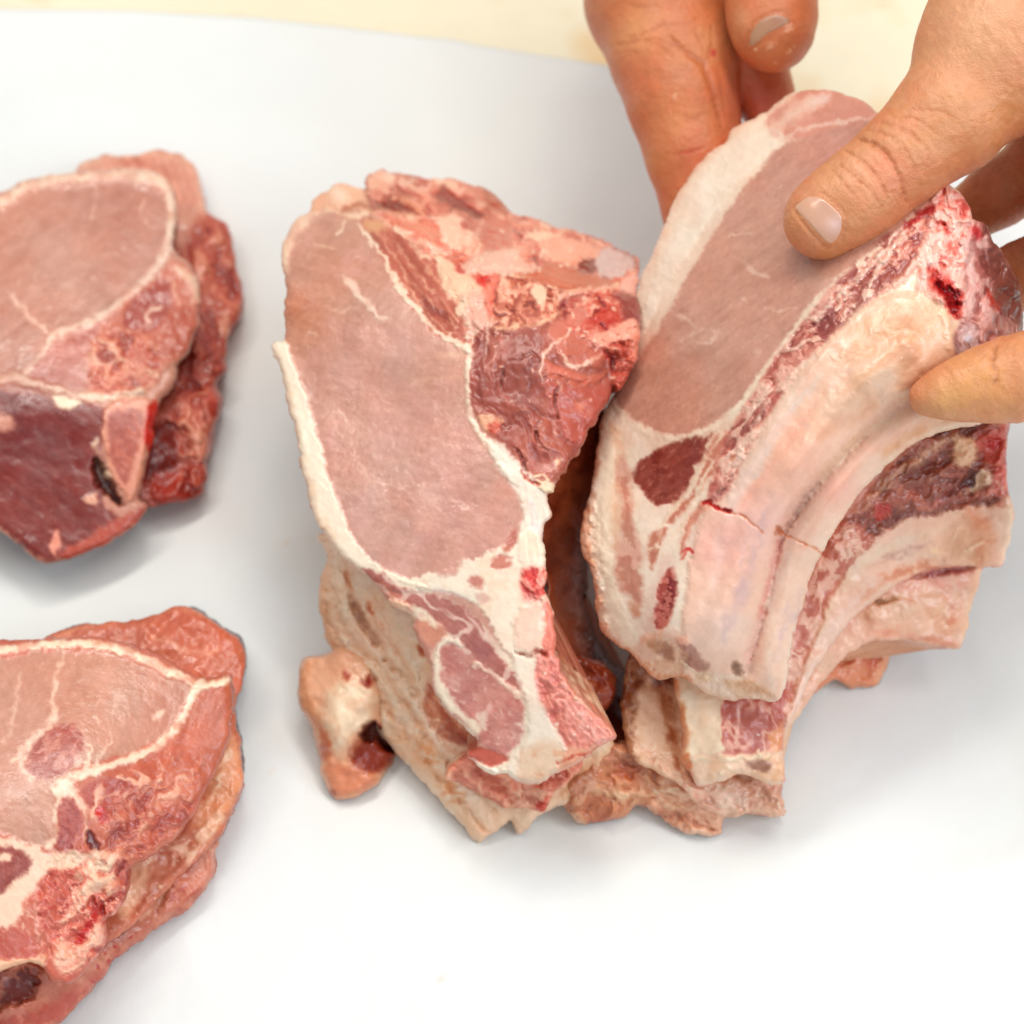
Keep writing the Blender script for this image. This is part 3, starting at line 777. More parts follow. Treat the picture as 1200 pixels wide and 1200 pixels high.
# ================================================================== centre stack
def centre_stack():
    # knob of the lowest chop
    K = Meat([(349, 802), (352, 783), (360, 773), (380, 769), (400, 760), (425, 770), (440, 795), (446, 820), (447, 842), (456, 856), (465, 873), (462, 886), (450, 906), (440, 921), (421, 932), (400, 938), (388, 930), (377, 905), (373, 880), (366, 855), (359, 840), (351, 825)],
             [(355, 800, 1.8), (400, 770, 2.8), (440, 830, 2.2), (400, 850, 2.4), (460, 875, 1.0), (410, 930, .7), (375, 890, 1.0)], (230, 180, 146), seed=21, jag=1.2, roll=16, rolld=4)
    kf = K.part('fat_knob', 'fat')
    K.P([(385, 810), (410, 800), (436, 800), (444, 825), (435, 845), (410, 862), (395, 880), (380, 870), (378, 840)], (238, 210, 178), 7, 3, reg=kf, h=.8)
    K.L([(360, 780), (356, 810), (368, 850)], 10, (222, 154, 110), 6, 3, alpha=.8)
    K.P([(372, 850), (385, 870), (384, 890), (375, 885)], (206, 116, 78), 4, 3)
    K.P([(408, 885), (425, 862), (440, 848), (455, 855), (466, 876), (456, 895), (440, 906), (420, 905)], (142, 50, 28), 5, 3, h=-1)
    K.P([(422, 858), (440, 845), (452, 862), (464, 874), (456, 880), (440, 868), (428, 868)], (84, 26, 16), 3, 3, h=-6)  # deep hole at the knob, shade put into its near-black colour
    K.P([(378, 895), (410, 895), (445, 915), (420, 930), (395, 935)], (218, 140, 106), 6, 3)
    K.E(405, 792, 4, 4, 0, (170, 60, 34), 2.5); K.E(432, 799, 6, 5, 0, (140, 34, 22), 3, 2, -1); K.E(390, 930, 5, 3, 20, (180, 80, 44), 2)
    K.lumps(None, 30, 2); K.mottle(None, (216, 152, 118), 20, .3)
    K.build("pork_chop", "lowest chop of the middle stack, its fatty knob sticking out at lower left", thick=2.2, inset=.05, sidecol=(206, 140, 100))

    # fat-sided chops under the top one
    S_ = Meat([(372, 628), (383, 648), (374, 690), (371, 706), (378, 735), (386, 764), (396, 790), (415, 800), (428, 830), (440, 855), (455, 872), (466, 885), (487, 906), (505, 926), (521, 946), (541, 967), (556, 985), (563, 987), (582, 973), (598, 961), (606, 975), (613, 974), (630, 957), (652, 945), (668, 939), (690, 915), (710, 890), (715, 860), (640, 800), (540, 690), (420, 620)],
             [(373, 640, 4.2), (376, 700, 3.2), (395, 780, 2.0), (465, 870, 1.3), (520, 940, .9), (560, 984, .5), (610, 970, .7), (700, 890, 2.2), (640, 850, 3.6), (500, 740, 4.6), (430, 650, 5.0), (480, 830, 2.4), (560, 900, 2.2)], (240, 210, 178), seed=22, jag=1.8, roll=10, rolld=3)
    S_.tissue(None, [(222, 172, 138), (236, 198, 164), (242, 214, 184), (246, 224, 200)], 24, 60, 3.0, .9, .6, .3)
    sf = S_.part('fat_side', 'fat'); sm = S_.part('muscle_strip', 'lean')
    S_.P([(372, 630), (384, 650), (374, 690), (371, 706), (380, 745), (400, 780), (430, 780), (470, 880), (520, 945), (560, 985), (600, 960), (560, 900), (500, 830), (440, 740), (400, 660)], None, 3, 3, reg=sf)
    S_.L([(378, 650), (377, 700), (384, 745), (395, 780)], (10, 22, 14), (230, 178, 138), 7, 4, alpha=.8)
    S_.L([(395, 650), (398, 690), (404, 730), (402, 760)], (6, 10, 8), (242, 214, 180), 5, 4, h=1.2)
    S_.L([(400, 668), (412, 700), (430, 730), (450, 752), (470, 765)], (4, 12, 6), (222, 176, 138), 4, 3, alpha=.6)
    S_.P([(411, 696), (420, 708), (432, 727), (443, 742), (446, 753), (438, 756), (426, 738), (415, 716)], (168, 122, 100), 3, 2, h=-1.5)
    for a, b_, w in (((405, 670), (411, 688), 4), ((431, 705), (435, 716), 5), ((446, 733), (450, 739), 5), ((491, 757), (495, 766), 6), ((484, 700), (480, 690), 3)):
        S_.L([a, b_], w, (190, 96, 54), 2, 2, h=-.5)
    S_.L([(450, 773), (468, 787), (478, 803), (484, 814)], (3, 7, 4), (196, 136, 92), 3, 2, h=-2)
    S_.L([(448, 766), (470, 780), (488, 800), (500, 830)], (4, 9, 4), (240, 210, 174), 4, 3, h=1)
    S_.L([(455, 705), (470, 745), (485, 785), (490, 800)], (3, 8, 5), (238, 212, 178), 4, 2, h=.8)
    S_.L([(440, 700), (460, 750), (476, 778)], 3, (226, 170, 128), 3, 3, alpha=.7, h=-.5)
    S_.L([(402, 755), (412, 775), (430, 785), (452, 800), (480, 830), (500, 862), (520, 890)], (6, 14, 20, 12), (238, 206, 170), 6, 3, h=1.4)
    S_.L([(440, 800), (455, 830), (470, 860), (490, 890), (520, 925)], (4, 12, 8), (228, 178, 140), 6, 3, alpha=.7)
    S_.L([(420, 782), (432, 790), (440, 800)], 4, (150, 100, 60), 3, 2, h=-1.5)
    S_.P([(500, 798), (510, 812), (526, 840), (548, 858), (560, 872), (548, 876), (530, 868), (514, 858), (502, 846), (497, 820)], (184, 92, 56), 3, 3, reg=sm, h=-.6)
    S_.P([(500, 832), (520, 848), (545, 866), (554, 872), (540, 872), (515, 860)], (160, 66, 36), 3, 3)
    S_.E(511, 844, 4, 1.5, 10, (240, 200, 150), 1)
    for a, b_, w in (((484, 866), (505, 881), 8), ((500, 892), (510, 892), 7), ((510, 904), (531, 921), 13), ((525, 930), (546, 931), 5), ((530, 939), (545, 938), 6)):
        S_.L([a, b_], w, (212, 134, 78), 2.4, 3, h=-.5)
    S_.L([(515, 865), (540, 890), (560, 912)], (4, 8, 4), (226, 168, 128), 4, 3, alpha=.7)
    S_.P([(575, 950), (583, 950), (584, 962), (577, 966), (573, 958)], (196, 132, 90), 3, 2)
    S_.P([(540, 935), (570, 945), (600, 958), (570, 980), (556, 982), (540, 960)], (236, 194, 160), 5, 3)
    S_.P([(610, 945), (640, 945), (630, 956), (612, 974), (604, 965)], (236, 200, 168), 4, 3)
    S_.P([(655, 935), (665, 905), (690, 895), (708, 885), (700, 905), (680, 930)], (224, 178, 138), 4, 3)
    S_.lumps(None, 26, 1.2); S_.mottle(None, (230, 186, 150), 22, .3); S_.grain(None, 55, .03, 6, 5, .25)
    for q in ([(388, 650), (392, 700), (412, 750), (450, 790), (490, 850), (540, 905), (580, 950)], [(380, 690), (388, 740), (420, 785), (455, 830), (490, 880), (535, 935), (570, 975)], [(410, 670), (440, 730), (470, 775), (492, 820), (520, 870), (570, 905)], [(402, 660), (420, 720), (455, 775), (480, 830), (510, 880), (560, 925)]):
        S_.L(q, (2, 5, 6, 4), (206, 148, 112), 3, 4, h=-1.8, alpha=.55)
        S_.L([(a + 7, b_ - 6) for a, b_ in q], (4, 10, 10, 6), (247, 226, 204), 5, 4, h=1.2, alpha=.5)
    S_.crumbs([(560, 960), (620, 950), (690, 910), (650, 940)], 8, (238, 212, 180))
    S_.build("pork_chop", "chop under the middle stack's top one, cream fat side with brown slits at left", thick=2.0, inset=.05, sidecol=(220, 168, 130))

    # flap and block at the lower end
    Fp = Meat([(522, 911), (530, 896), (547, 884), (575, 880), (600, 890), (625, 895), (645, 890), (678, 884), (680, 902), (664, 920), (650, 930), (643, 945), (636, 952), (615, 947), (597, 945), (590, 946), (582, 941), (560, 928), (538, 917)],
              [(525, 910, 2.6), (550, 890, 3.0), (590, 943, 1.6), (640, 948, 1.8), (676, 890, 3.0), (610, 900, 2.8)], (234, 152, 124), seed=23, roll=6, rolld=2)
    ff = Fp.part('fat_block', 'fat')
    Fp.P([(552, 890), (575, 905), (600, 918), (618, 924), (604, 935), (592, 940), (575, 928), (560, 908)], (198, 98, 66), 4, 3, h=-1)
    Fp.L([(524, 908), (545, 912), (565, 925), (590, 943)], (6, 8, 4), (240, 182, 150), 3, 2)
    Fp.P([(608, 926), (625, 916), (640, 925), (642, 945), (625, 950), (600, 944), (596, 936)], (238, 186, 154), 3, 3, reg=ff)
    Fp.P([(622, 920), (645, 905), (680, 890), (676, 906), (655, 926), (640, 924)], (216, 104, 78), 3, 3)
    Fp.P([(634, 938), (644, 934), (643, 945), (634, 952), (628, 947)], (214, 54, 34), 2, 2)
    Fp.L([(590, 943), (620, 918), (650, 900)], 2.5, (244, 196, 168), 1.5, 2, h=.4)
    Fp.tissue(None, [(176, 76, 56), (212, 122, 98), (232, 160, 132), (244, 196, 168)], 13, 30, 2.4, 1.0, .5); Fp.lumps(None, 14, 1); Fp.grain(None, 30, .06, 4, 5, .3); Fp.crumbs([(630, 900), (675, 890), (650, 925)], 8, (240, 180, 150))
    Fp.build("pork_chop", "thin pink chop end squeezed out under the top chop's lower tip", thick=0.9, inset=.05, sidecol=(226, 150, 118))

    # the top chop
    O = [(330, 300), (331, 284), (342, 264), (362, 247), (366, 234), (382, 223), (396, 216), (415, 218), (428, 222), (427, 209), (448, 198), (456, 203), (470, 204), (500, 208), (532, 210), (556, 216), (580, 228), (602, 248), (620, 254), (650, 264), (690, 275), (716, 286), (738, 297), (748, 304), (748, 322), (744, 346), (751, 358), (751, 374), (749, 384), (750, 408), (744, 424), (734, 444), (726, 459), (719, 452), (712, 474), (700, 490), (686, 513), (680, 526), (668, 546), (660, 560), (651, 567), (648, 576), (640, 579), (645, 602), (638, 622), (638, 652), (641, 670), (640, 690), (646, 704), (648, 716), (647, 730), (653, 750), (651, 764), (657, 776), (662, 795), (676, 813), (692, 832), (706, 846), (722, 861), (716, 868), (709, 872), (690, 884), (672, 898), (655, 906), (640, 913), (622, 922), (606, 917), (592, 907), (575, 906), (560, 897), (546, 886), (556, 878), (556, 866), (543, 850), (524, 836), (514, 818), (507, 800), (502, 778), (494, 757), (485, 740), (481, 722), (462, 709), (456, 705), (440, 682), (420, 667), (400, 650), (385, 631), (374, 615), (364, 594), (357, 560), (348, 521), (340, 481), (330, 441), (318, 412), (323, 402), (333, 398), (336, 376), (332, 362), (336, 340), (333, 320)]
    T = Meat(O, [(340, 280, 8.0), (340, 420, 7.8), (430, 210, 6.4), (450, 265, 8.6), (580, 230, 6.0), (740, 300, 6.2), (560, 330, 9.4), (640, 330, 9.2), (740, 370, 9.0), (720, 450, 8.6), (660, 550, 8.4), (600, 560, 8.5), (450, 450, 8.4), (380, 610, 6.6), (480, 675, 6.6), (635, 650, 7.6), (645, 750, 6.4), (510, 800, 4.8), (550, 885, 3.8), (640, 910, 4.0), (720, 861, 5.0), (600, 820, 5.3), (650, 270, 6.1), (650, 800, 5.8)],
             (203, 150, 134), seed=24, jag=2.0, roll=8, rolld=2.4, step=1.35)
    eye = T.part('loin_eye', 'lean'); fat = T.part('fat_rim', 'fat'); spin = T.part('muscle_strip', 'lean'); spine = T.part('spine_end', 'lean'); bone = T.part('bone', 'bone')
    dk = T.part('dark_muscle', 'lean'); low = T.part('end_muscle', 'lean'); web = T.part('fat_wedge', 'fat')
    EYE = [(375, 254), (415, 258), (440, 296), (460, 325), (482, 358), (502, 384), (522, 400), (545, 408), (548, 430), (545, 455), (548, 482), (555, 505), (568, 522), (586, 545), (602, 562), (612, 580), (608, 605), (602, 628), (582, 642), (545, 656), (515, 668), (480, 679), (460, 676), (440, 661), (417, 632), (402, 602), (390, 560), (376, 512), (362, 462), (350, 425), (337, 395), (334, 360), (336, 320), (345, 278)]
    T.P(EYE, (203, 152, 136), 2, 1.5, reg=eye)
    T.G(350, 370, 60, (196, 128, 96), .75); T.G(400, 300, 80, (196, 136, 112), .7); T.G(500, 600, 110, (211, 164, 152), .6); T.G(450, 420, 90, (204, 156, 138), .5)
    T.G(560, 440, 40, (212, 160, 134), .6)
    T.grain(EYE, 10, .035, 5, 4); T.grain(EYE, -60, .02, 3, 4); T.lumps(EYE, 70, .9); T.mottle(EYE, (212, 160, 152), 40, .35)
    T.flecks(EYE, 170, (230, 194, 180), (3, 12), (.8, 2.0), 20, 50, .6)
    T.flecks([(430, 540), (600, 560), (600, 620), (500, 665), (450, 650)], 60, (234, 200, 190), (3, 12), (.8, 2), 10, 50, .55)
    T.L([(408, 328), (415, 336), (418, 345), (428, 352), (436, 364), (442, 370), (448, 372)], (8, 9, 4, 3), (234, 198, 178), 1.8, 2.5, h=.3)
    T.L([(398, 322), (408, 326)], 3, (226, 184, 160), 1.4, 2); T.L([(440, 371), (452, 372)], 3, (236, 206, 188), 1.3, 1)
    T.L([(388, 362), (400, 366), (412, 360), (418, 362)], 2.4, (222, 178, 152), 1.4, 2.5, alpha=.7); T.L([(398, 368), (412, 360)], 2, (222, 178, 152), 1.3, 2, alpha=.6)
    T.L([(368, 288), (380, 289), (392, 290)], 2.2, (228, 184, 154), 1.4, 2, alpha=.8); T.L([(404, 258), (400, 268), (395, 275)], 3, (236, 200, 172), 1.4, 1.5)
    T.L([(360, 390), (372, 392)], 2, (228, 190, 170), 1.2, 2, alpha=.6); T.L([(450, 568), (480, 570), (500, 568)], 2.6, (226, 188, 172), 1.4, 3, alpha=.7, brk=.4)
    T.L([(490, 420), (515, 418), (545, 412)], (2, 4, 3), (222, 178, 150), 2, 3, alpha=.6); T.L([(485, 450), (515, 443), (545, 440)], (2, 5, 3), (220, 176, 146), 2, 3, alpha=.5)
    T.L([(395, 482), (405, 488), (408, 493)], 2, (232, 198, 184), 1.2, 2); T.L([(452, 470), (462, 476), (455, 480)], 3, (228, 190, 172), 1.5, 2, alpha=.6); T.L([(505, 512), (528, 520)], 2.5, (228, 192, 176), 1.5, 3, alpha=.6)
    # rim of fat on the left
    T.P([(316, 410), (323, 400), (334, 398), (340, 410), (347, 432), (360, 470), (373, 515), (386, 562), (402, 606), (420, 640), (448, 666), (482, 681), (500, 690), (470, 694), (440, 684), (418, 668), (398, 650), (372, 616), (355, 560), (338, 481), (328, 441)], FATC, 2, 2, reg=fat, h=.7)
    T.L([(322, 408), (336, 450), (348, 500), (358, 550), (372, 600), (390, 634)], (4, 8, 6), (240, 210, 180), 4, 3, alpha=.7)
    T.mottle([(322, 408), (340, 440), (360, 550), (400, 640), (380, 630), (350, 560)], (240, 206, 176), 14, .6)
    T.L([(333, 318), (334, 296), (342, 276), (358, 258), (376, 248), (392, 244)], (6, 12, 12, 9, 8), (240, 208, 180), 3.5, 2, reg=fat, h=.3)
    T.L([(340, 268), (352, 256), (366, 246)], 5, (226, 176, 150), 3, 2, alpha=.6)
    T.L([(384, 244), (400, 250), (414, 252), (432, 248), (452, 246), (472, 252)], (6, 5, 6, 5), (238, 200, 170), 1.8, 2, h=.5)
    # lump and red meat behind the top edge
    T.P([(360, 248), (364, 232), (382, 221), (396, 214), (415, 216), (430, 222), (436, 238), (428, 246), (400, 246), (380, 244)], (226, 168, 138), 3, 2, h=.6)
    T.E(398, 230, 10, 9, 40, (240, 206, 182), 6, 3, 1.5); T.L([(405, 245), (425, 240), (436, 246)], 6, (186, 110, 80), 3, 2)  # pale spot on the lump is a painted highlight
    RM = [(426, 208), (448, 196), (458, 202), (500, 206), (534, 208), (560, 216), (584, 228), (606, 250), (596, 262), (560, 258), (520, 254), (480, 252), (446, 248), (434, 240)]
    T.P(RM, (196, 104, 86), 2.5, 2, reg=spine)
    T.tissue(RM, [(132, 50, 38), (178, 84, 66), (200, 108, 90), (222, 146, 124), (240, 190, 166)], 14, 30, 2.6, 1.6, .75); T.grain(RM, 35, .07, 5, 4, .4); T.web(RM, (228, 150, 126), 18, .82, 30, 2, .8, h=.5)
    T.P([(448, 236), (462, 232), (478, 240), (490, 250), (470, 250), (452, 247)], (142, 56, 34), 4, 3, h=-3)
    T.P([(430, 210), (448, 198), (456, 206), (446, 218), (434, 222)], (232, 174, 148), 3, 3, h=.8); T.P([(452, 204), (464, 206), (460, 216), (452, 214)], (238, 190, 166), 2, 2, h=.6)
    T.P([(505, 208), (520, 207), (534, 216), (530, 222), (515, 216)], (240, 188, 162), 2, 2.5, h=.8)
    T.L([(462, 232), (480, 238), (495, 250)], 5, (222, 150, 116), 2.5, 2, h=.5)
    T.P([(566, 220), (582, 228), (600, 246), (590, 252), (572, 238)], (190, 108, 86), 2.5, 2)
    # strip of muscle between eye and spine
    ST = [(424, 260), (446, 256), (478, 268), (502, 296), (524, 328), (540, 350), (556, 380), (562, 400), (548, 408), (524, 398), (504, 384), (482, 356), (460, 322), (440, 288)]
    T.P(ST, (184, 100, 80), 2.5, 2, reg=spin, h=-.8)
    for q in ([(452, 275), (470, 296), (486, 318), (510, 345), (534, 372)], [(440, 268), (462, 300), (490, 338), (515, 366), (535, 385)], [(478, 285), (500, 312), (520, 340), (540, 365)], [(470, 330), (490, 350), (512, 378), (530, 392)]):
        T.L(q, (2, 3.5, 2.5), (222, 160, 132), 1.6, 3, h=.5, alpha=.85)
    T.grain(ST, 55, .09, 5, 5, .4)
    T.P([(495, 345), (520, 368), (528, 376), (515, 376), (498, 360)], (150, 70, 56), 2.5, 2, h=-.5)
    T.L([(420, 262), (440, 288), (452, 305), (460, 322), (470, 338), (478, 350), (490, 364), (506, 382), (524, 397), (546, 408)], (4, 4, 6, 9, 7, 5, 7, 8), (240, 210, 184), 1.6, 3, h=.5)
    T.P([(424, 258), (440, 256), (452, 266), (440, 274), (430, 268)], (214, 150, 110), 3, 2)
    # pink fatty ground and bone plates
    PK = [(440, 250), (472, 250), (506, 260), (540, 258), (575, 268), (606, 280), (620, 300), (622, 325), (600, 340), (580, 345), (572, 385), (560, 402), (548, 390), (540, 360), (526, 344), (510, 312), (490, 286), (470, 272)]
    T.P(PK, (226, 156, 132), 3, 4, reg=spine)
    T.mottle(PK, (242, 198, 170), 13, .9, .45, .58); T.mottle(PK, (206, 106, 88), 17, .7, .52, .64); T.lumps(PK, 11, 1.5)
    T.tissue(PK, [(176, 70, 56), (214, 118, 96), (232, 158, 134), (244, 196, 170), (248, 216, 192)], 15, 35, 1.8, 1.6, .8)
    T.P([(455, 250), (480, 258), (505, 262), (520, 280), (500, 284), (485, 272), (465, 266)], (222, 130, 104), 3, 3)
    T.L([(462, 270), (480, 280), (490, 296), (500, 300)], 6, (244, 210, 182), 2, 3.5, h=.8)
    T.P([(508, 258), (530, 252), (542, 256), (530, 270), (540, 285), (525, 280), (515, 268)], (242, 186, 160), 2.5, 4, h=1)
    T.P([(545, 255), (560, 262), (556, 270), (542, 266)], (196, 104, 88), 2, 2)
    T.P([(556, 262), (570, 258), (600, 262), (604, 290), (590, 300), (565, 288)], (208, 124, 106), 3, 3, h=-.5); T.L([(560, 275), (566, 262)], 4, (236, 196, 178), 2, 2)
    T.P([(508, 300), (530, 310), (545, 320), (560, 335), (556, 350), (540, 352), (522, 340), (514, 320)], (244, 198, 166), 2.5, 4, h=1)
    T.P([(535, 312), (560, 300), (600, 292), (622, 300), (628, 320), (600, 324), (570, 325), (548, 322)], (226, 176, 156), 2.5, 2.5, reg=bone, h=1)
    T.L([(540, 320), (580, 314), (620, 318)], 3, (238, 200, 180), 2, 2)
    T.P([(540, 350), (550, 345), (548, 365), (536, 372), (532, 362)], (242, 206, 178), 1.6, 3, h=1.2)
    T.E(538, 315, 5, 3, 40, (190, 40, 34), 2); T.P([(560, 322), (580, 324), (578, 340), (565, 336)], (222, 66, 54), 3, 2)
    T.P([(550, 340), (575, 350), (572, 385), (560, 400), (548, 395), (545, 370)], (236, 178, 158), 4, 3)
    T.web([(520, 375), (560, 385), (562, 420), (545, 412), (520, 395)], (238, 204, 178), 9, .76, 0, 1, .9, h=.4)
    # spine side, right
    SR = [(604, 252), (650, 264), (690, 275), (740, 297), (748, 306), (746, 330), (720, 335), (690, 322), (650, 312), (622, 312), (606, 290)]
    T.P(SR, (226, 136, 116), 2.5, 2, reg=spine)
    T.P([(606, 250), (640, 262), (690, 275), (716, 287), (730, 300), (700, 292), (660, 282), (620, 268)], (188, 100, 74), 3, 3)
    T.mottle(SR, (246, 200, 176), 15, .9, .46, .58); T.mottle(SR, (206, 90, 74), 14, .7, .54, .66); T.lumps(SR, 12, 1.8)
    T.tissue(SR, [(150, 56, 46), (206, 98, 82), (232, 146, 124), (244, 184, 160), (248, 212, 190)], 14, 20, 2.2, 1.8, .8)
    T.P([(635, 280), (660, 280), (700, 292), (690, 310), (660, 310), (640, 296)], (242, 168, 142), 3, 4, h=.8)
    T.P([(620, 268), (645, 272), (640, 282), (622, 278)], (244, 204, 172), 2, 3, h=.8)
    T.P([(678, 308), (698, 304), (702, 318), (688, 320)], (150, 72, 62), 2.5, 2, h=-2)
    T.P([(700, 300), (712, 290), (732, 295), (746, 306), (738, 318), (718, 326), (700, 320)], (214, 180, 176), 2.5, 2.5, reg=bone, h=1.2)
    T.P([(726, 330), (748, 318), (747, 342), (728, 345)], (242, 176, 160), 3, 3)
    T.P([(596, 324), (618, 320), (650, 308), (680, 318), (712, 328), (728, 334), (715, 338), (690, 340), (650, 338), (622, 330)], (204, 108, 80), 2, 1.5, reg=bone, h=1.8)
    T.L([(598, 325), (625, 329), (655, 340), (690, 342), (726, 334)], 4, (240, 188, 156), 1.6, 3, h=1)
    BK = [(572, 326), (596, 324), (625, 330), (650, 338), (668, 345), (664, 362), (640, 376), (612, 386), (588, 388), (574, 372)]
    T.P(BK, (204, 120, 98), 3, 3, reg=bone); T.tissue(BK, [(136, 62, 48), (176, 92, 72), (206, 122, 98), (226, 158, 132), (240, 190, 162)], 9, 60, 1.6, .8, .9)
    T.P([(576, 325), (585, 325), (580, 350), (576, 372), (570, 350)], (240, 130, 110), 3, 2)
    T.P([(624, 335), (640, 340), (636, 356), (630, 355)], (242, 206, 176), 1.6, 2.5, h=1)
    T.L([(580, 388), (600, 386), (625, 383), (645, 374), (662, 362)], 6, (236, 180, 146), 2, 4, h=.8)
    # dark muscle
    DK = [(556, 402), (566, 386), (600, 388), (640, 380), (664, 364), (690, 380), (735, 415), (726, 450), (712, 474), (686, 513), (668, 546), (655, 562), (640, 566), (628, 562), (612, 546), (595, 524), (577, 512), (562, 492), (552, 470), (550, 440), (553, 418)]
    T.P(DK, (166, 90, 76), 2, 2, reg=dk)
    T.G(690, 480, 40, (194, 106, 90), .8); T.G(630, 545, 30, (190, 104, 86), .6); T.G(590, 500, 22, (184, 110, 88), .6); T.G(600, 440, 30, (152, 80, 66), .5)
    T.P([(560, 388), (548, 402), (552, 405)], None)
    T.tissue(DK, [(136, 62, 52), (160, 82, 70), (178, 98, 82), (196, 116, 98)], 28, 70, 2.4, .7, .6, .3); T.grain(DK, 75, .05, 6, 4, .1); T.lumps(DK, 34, 1.6); T.flecks(DK, 60, (218, 150, 132), (2, 6), (1, 2.2), 60, 60, .5)
    T.P([(640, 440), (660, 452), (690, 452), (712, 440), (728, 420), (735, 440), (715, 472), (690, 508), (668, 520), (650, 490), (640, 465)], (190, 100, 86), 4, 3, h=.8)
    for q, w in (([(594, 425), (589, 436), (587, 455)], 3), ([(596, 424), (610, 420), (622, 414), (630, 420), (630, 432)], 3), ([(636, 448), (640, 440), (655, 441), (675, 449), (690, 446)], 4), ([(634, 492), (628, 502), (630, 518), (640, 530)], 3), ([(603, 524), (612, 540), (618, 556)], 3), ([(655, 450), (650, 470), (655, 488)], 3)):
        T.L(q, (1, w, 1), (112, 46, 38), 1.6, 2, h=-1.2)
    T.P([(640, 385), (668, 370), (700, 395), (690, 410), (665, 420), (652, 405)], (200, 120, 102), 3, 2, h=.8)
    T.P([(655, 415), (680, 410), (715, 412), (700, 428), (675, 430), (660, 425)], (198, 112, 94), 3, 2, h=.8)
    T.P([(636, 420), (655, 432), (690, 440), (712, 436), (690, 452), (660, 448), (640, 440)], (206, 110, 88), 3, 2, h=.7)
    T.L([(636, 444), (634, 425), (640, 412), (652, 402), (664, 392), (668, 386)], (2, 4, 4, 3), (238, 194, 172), 1.4, 2, h=.5)
    T.L([(660, 416), (666, 428), (680, 429), (695, 422), (708, 412)], (3, 5, 4, 2), (238, 190, 166), 1.5, 2, h=.4)
    T.L([(572, 378), (570, 395), (568, 415), (567, 435)], (4, 3.5, 2), (236, 200, 184), 1.3, 1.5, h=.6)
    T.L([(654, 445), (660, 458), (658, 466)], 2.5, (222, 160, 140), 1.2, 2)
    T.P([(560, 492), (568, 487), (582, 492), (594, 494), (582, 500), (568, 508)], (226, 170, 138), 2, 3.5, h=.5); T.P([(570, 496), (586, 498), (578, 508)], (204, 98, 76), 2, 3)
    T.P([(650, 538), (658, 538), (654, 546)], (240, 196, 164), 1.3, 2, .6); T.L([(626, 560), (634, 556), (642, 562)], 3, (240, 204, 170), 1.2, 1.5, h=.5)
    T.P([(674, 470), (688, 468), (686, 485), (676, 480)], (218, 140, 120), 2.5, 3, alpha=.8)
    # spine tip: blood, fat, red round end
    T.P([(655, 348), (680, 340), (720, 335), (728, 345), (700, 352), (680, 360), (664, 365)], (234, 170, 148), 2.5, 4, h=.8)
    T.P([(660, 350), (680, 344), (690, 348), (672, 358), (656, 366)], (132, 44, 46), 2.5, 3, h=-1.5)
    T.P([(690, 352), (712, 345), (726, 355), (730, 370), (716, 382), (700, 380), (686, 368)], (200, 70, 56), 5, 4, alpha=.8)
    T.E(708, 372, 12, 7, 10, (190, 26, 22), 5, 4, alpha=.85); T.mottle([(686, 350), (728, 345), (728, 380), (690, 380)], (244, 150, 130), 8, .8, .54, .66)
    T.tissue([(664, 350), (726, 340), (750, 380), (748, 430), (724, 455), (712, 425), (690, 395), (664, 380)], [(120, 26, 26), (196, 62, 50), (214, 102, 84), (236, 152, 130), (246, 192, 168)], 11, 30, 1.6, 1.8, .7)
    T.P([(718, 346), (742, 345), (752, 360), (752, 376), (745, 382), (732, 372), (728, 358)], (156, 70, 64), 3, 2, h=1)
    T.P([(690, 392), (712, 388), (722, 380), (740, 374), (750, 384), (752, 408), (738, 396), (720, 400), (708, 410), (698, 408)], (242, 166, 144), 2.5, 3, h=1.2)
    T.P([(724, 405), (740, 395), (751, 408), (744, 425), (736, 444), (726, 458), (718, 450), (720, 428)], (200, 92, 74), 2.5, 2)
    T.P([(738, 392), (750, 388), (751, 410), (742, 424), (740, 408)], (238, 150, 126), 2, 2.5, h=.6)
    T.P([(664, 368), (684, 360), (690, 375), (676, 385), (664, 380)], (206, 122, 104), 3, 2, h=.8)
    T.crumbs([(640, 335), (725, 340), (720, 400), (670, 390)], 22, (244, 192, 168), (1.5, 4), .9); T.crumbs(DK, 16, (236, 180, 156), (1, 2.5), .4)
    T.crumbs([(500, 250), (700, 290), (600, 330), (540, 360)], 36, (246, 204, 178), (1.5, 4), .9)
    # seam of fat right of the eye
    T.L([(546, 404), (550, 420), (546, 434), (547, 446), (548, 470), (553, 494), (566, 514), (580, 530), (594, 548), (606, 562)], (9, 9, 5, 5, 6, 8, 12, 14), (242, 220, 196), 1.5, 2, h=.5, reg=web)
    T.P([(572, 514), (590, 524), (608, 544), (622, 558), (640, 572), (646, 602), (640, 625), (640, 660), (626, 700), (612, 670), (606, 630), (612, 600), (600, 570), (582, 546)], (240, 222, 204), 2.5, 2, reg=web, h=.4)
    T.L([(622, 590), (630, 630), (634, 680)], (6, 14, 8), (224, 206, 206), 4, 1.5, alpha=.8); T.grain([(610, 570), (645, 580), (642, 690), (615, 690)], 85, .05, 3, 9, .2)
    T.P([(628, 562), (646, 564), (652, 574), (640, 578)], (244, 216, 180), 1.6, 2, h=.8); T.L([(612, 552), (618, 562), (632, 570)], 3, (170, 60, 44), 1.5, 2, h=-.8)
    WG = [(460, 681), (480, 680), (518, 669), (548, 658), (586, 644), (606, 628), (628, 620), (642, 660), (641, 690), (648, 716), (650, 750), (640, 764), (612, 765), (590, 760), (572, 724), (548, 704), (506, 690)]
    T.P(WG, (249, 232, 210), 2, 3, reg=web, h=.4)
    T.mottle(WG, (248, 218, 190), 24, .6); T.L([(470, 686), (520, 694), (548, 700)], 3, (236, 214, 210), 2, 2, alpha=.7)
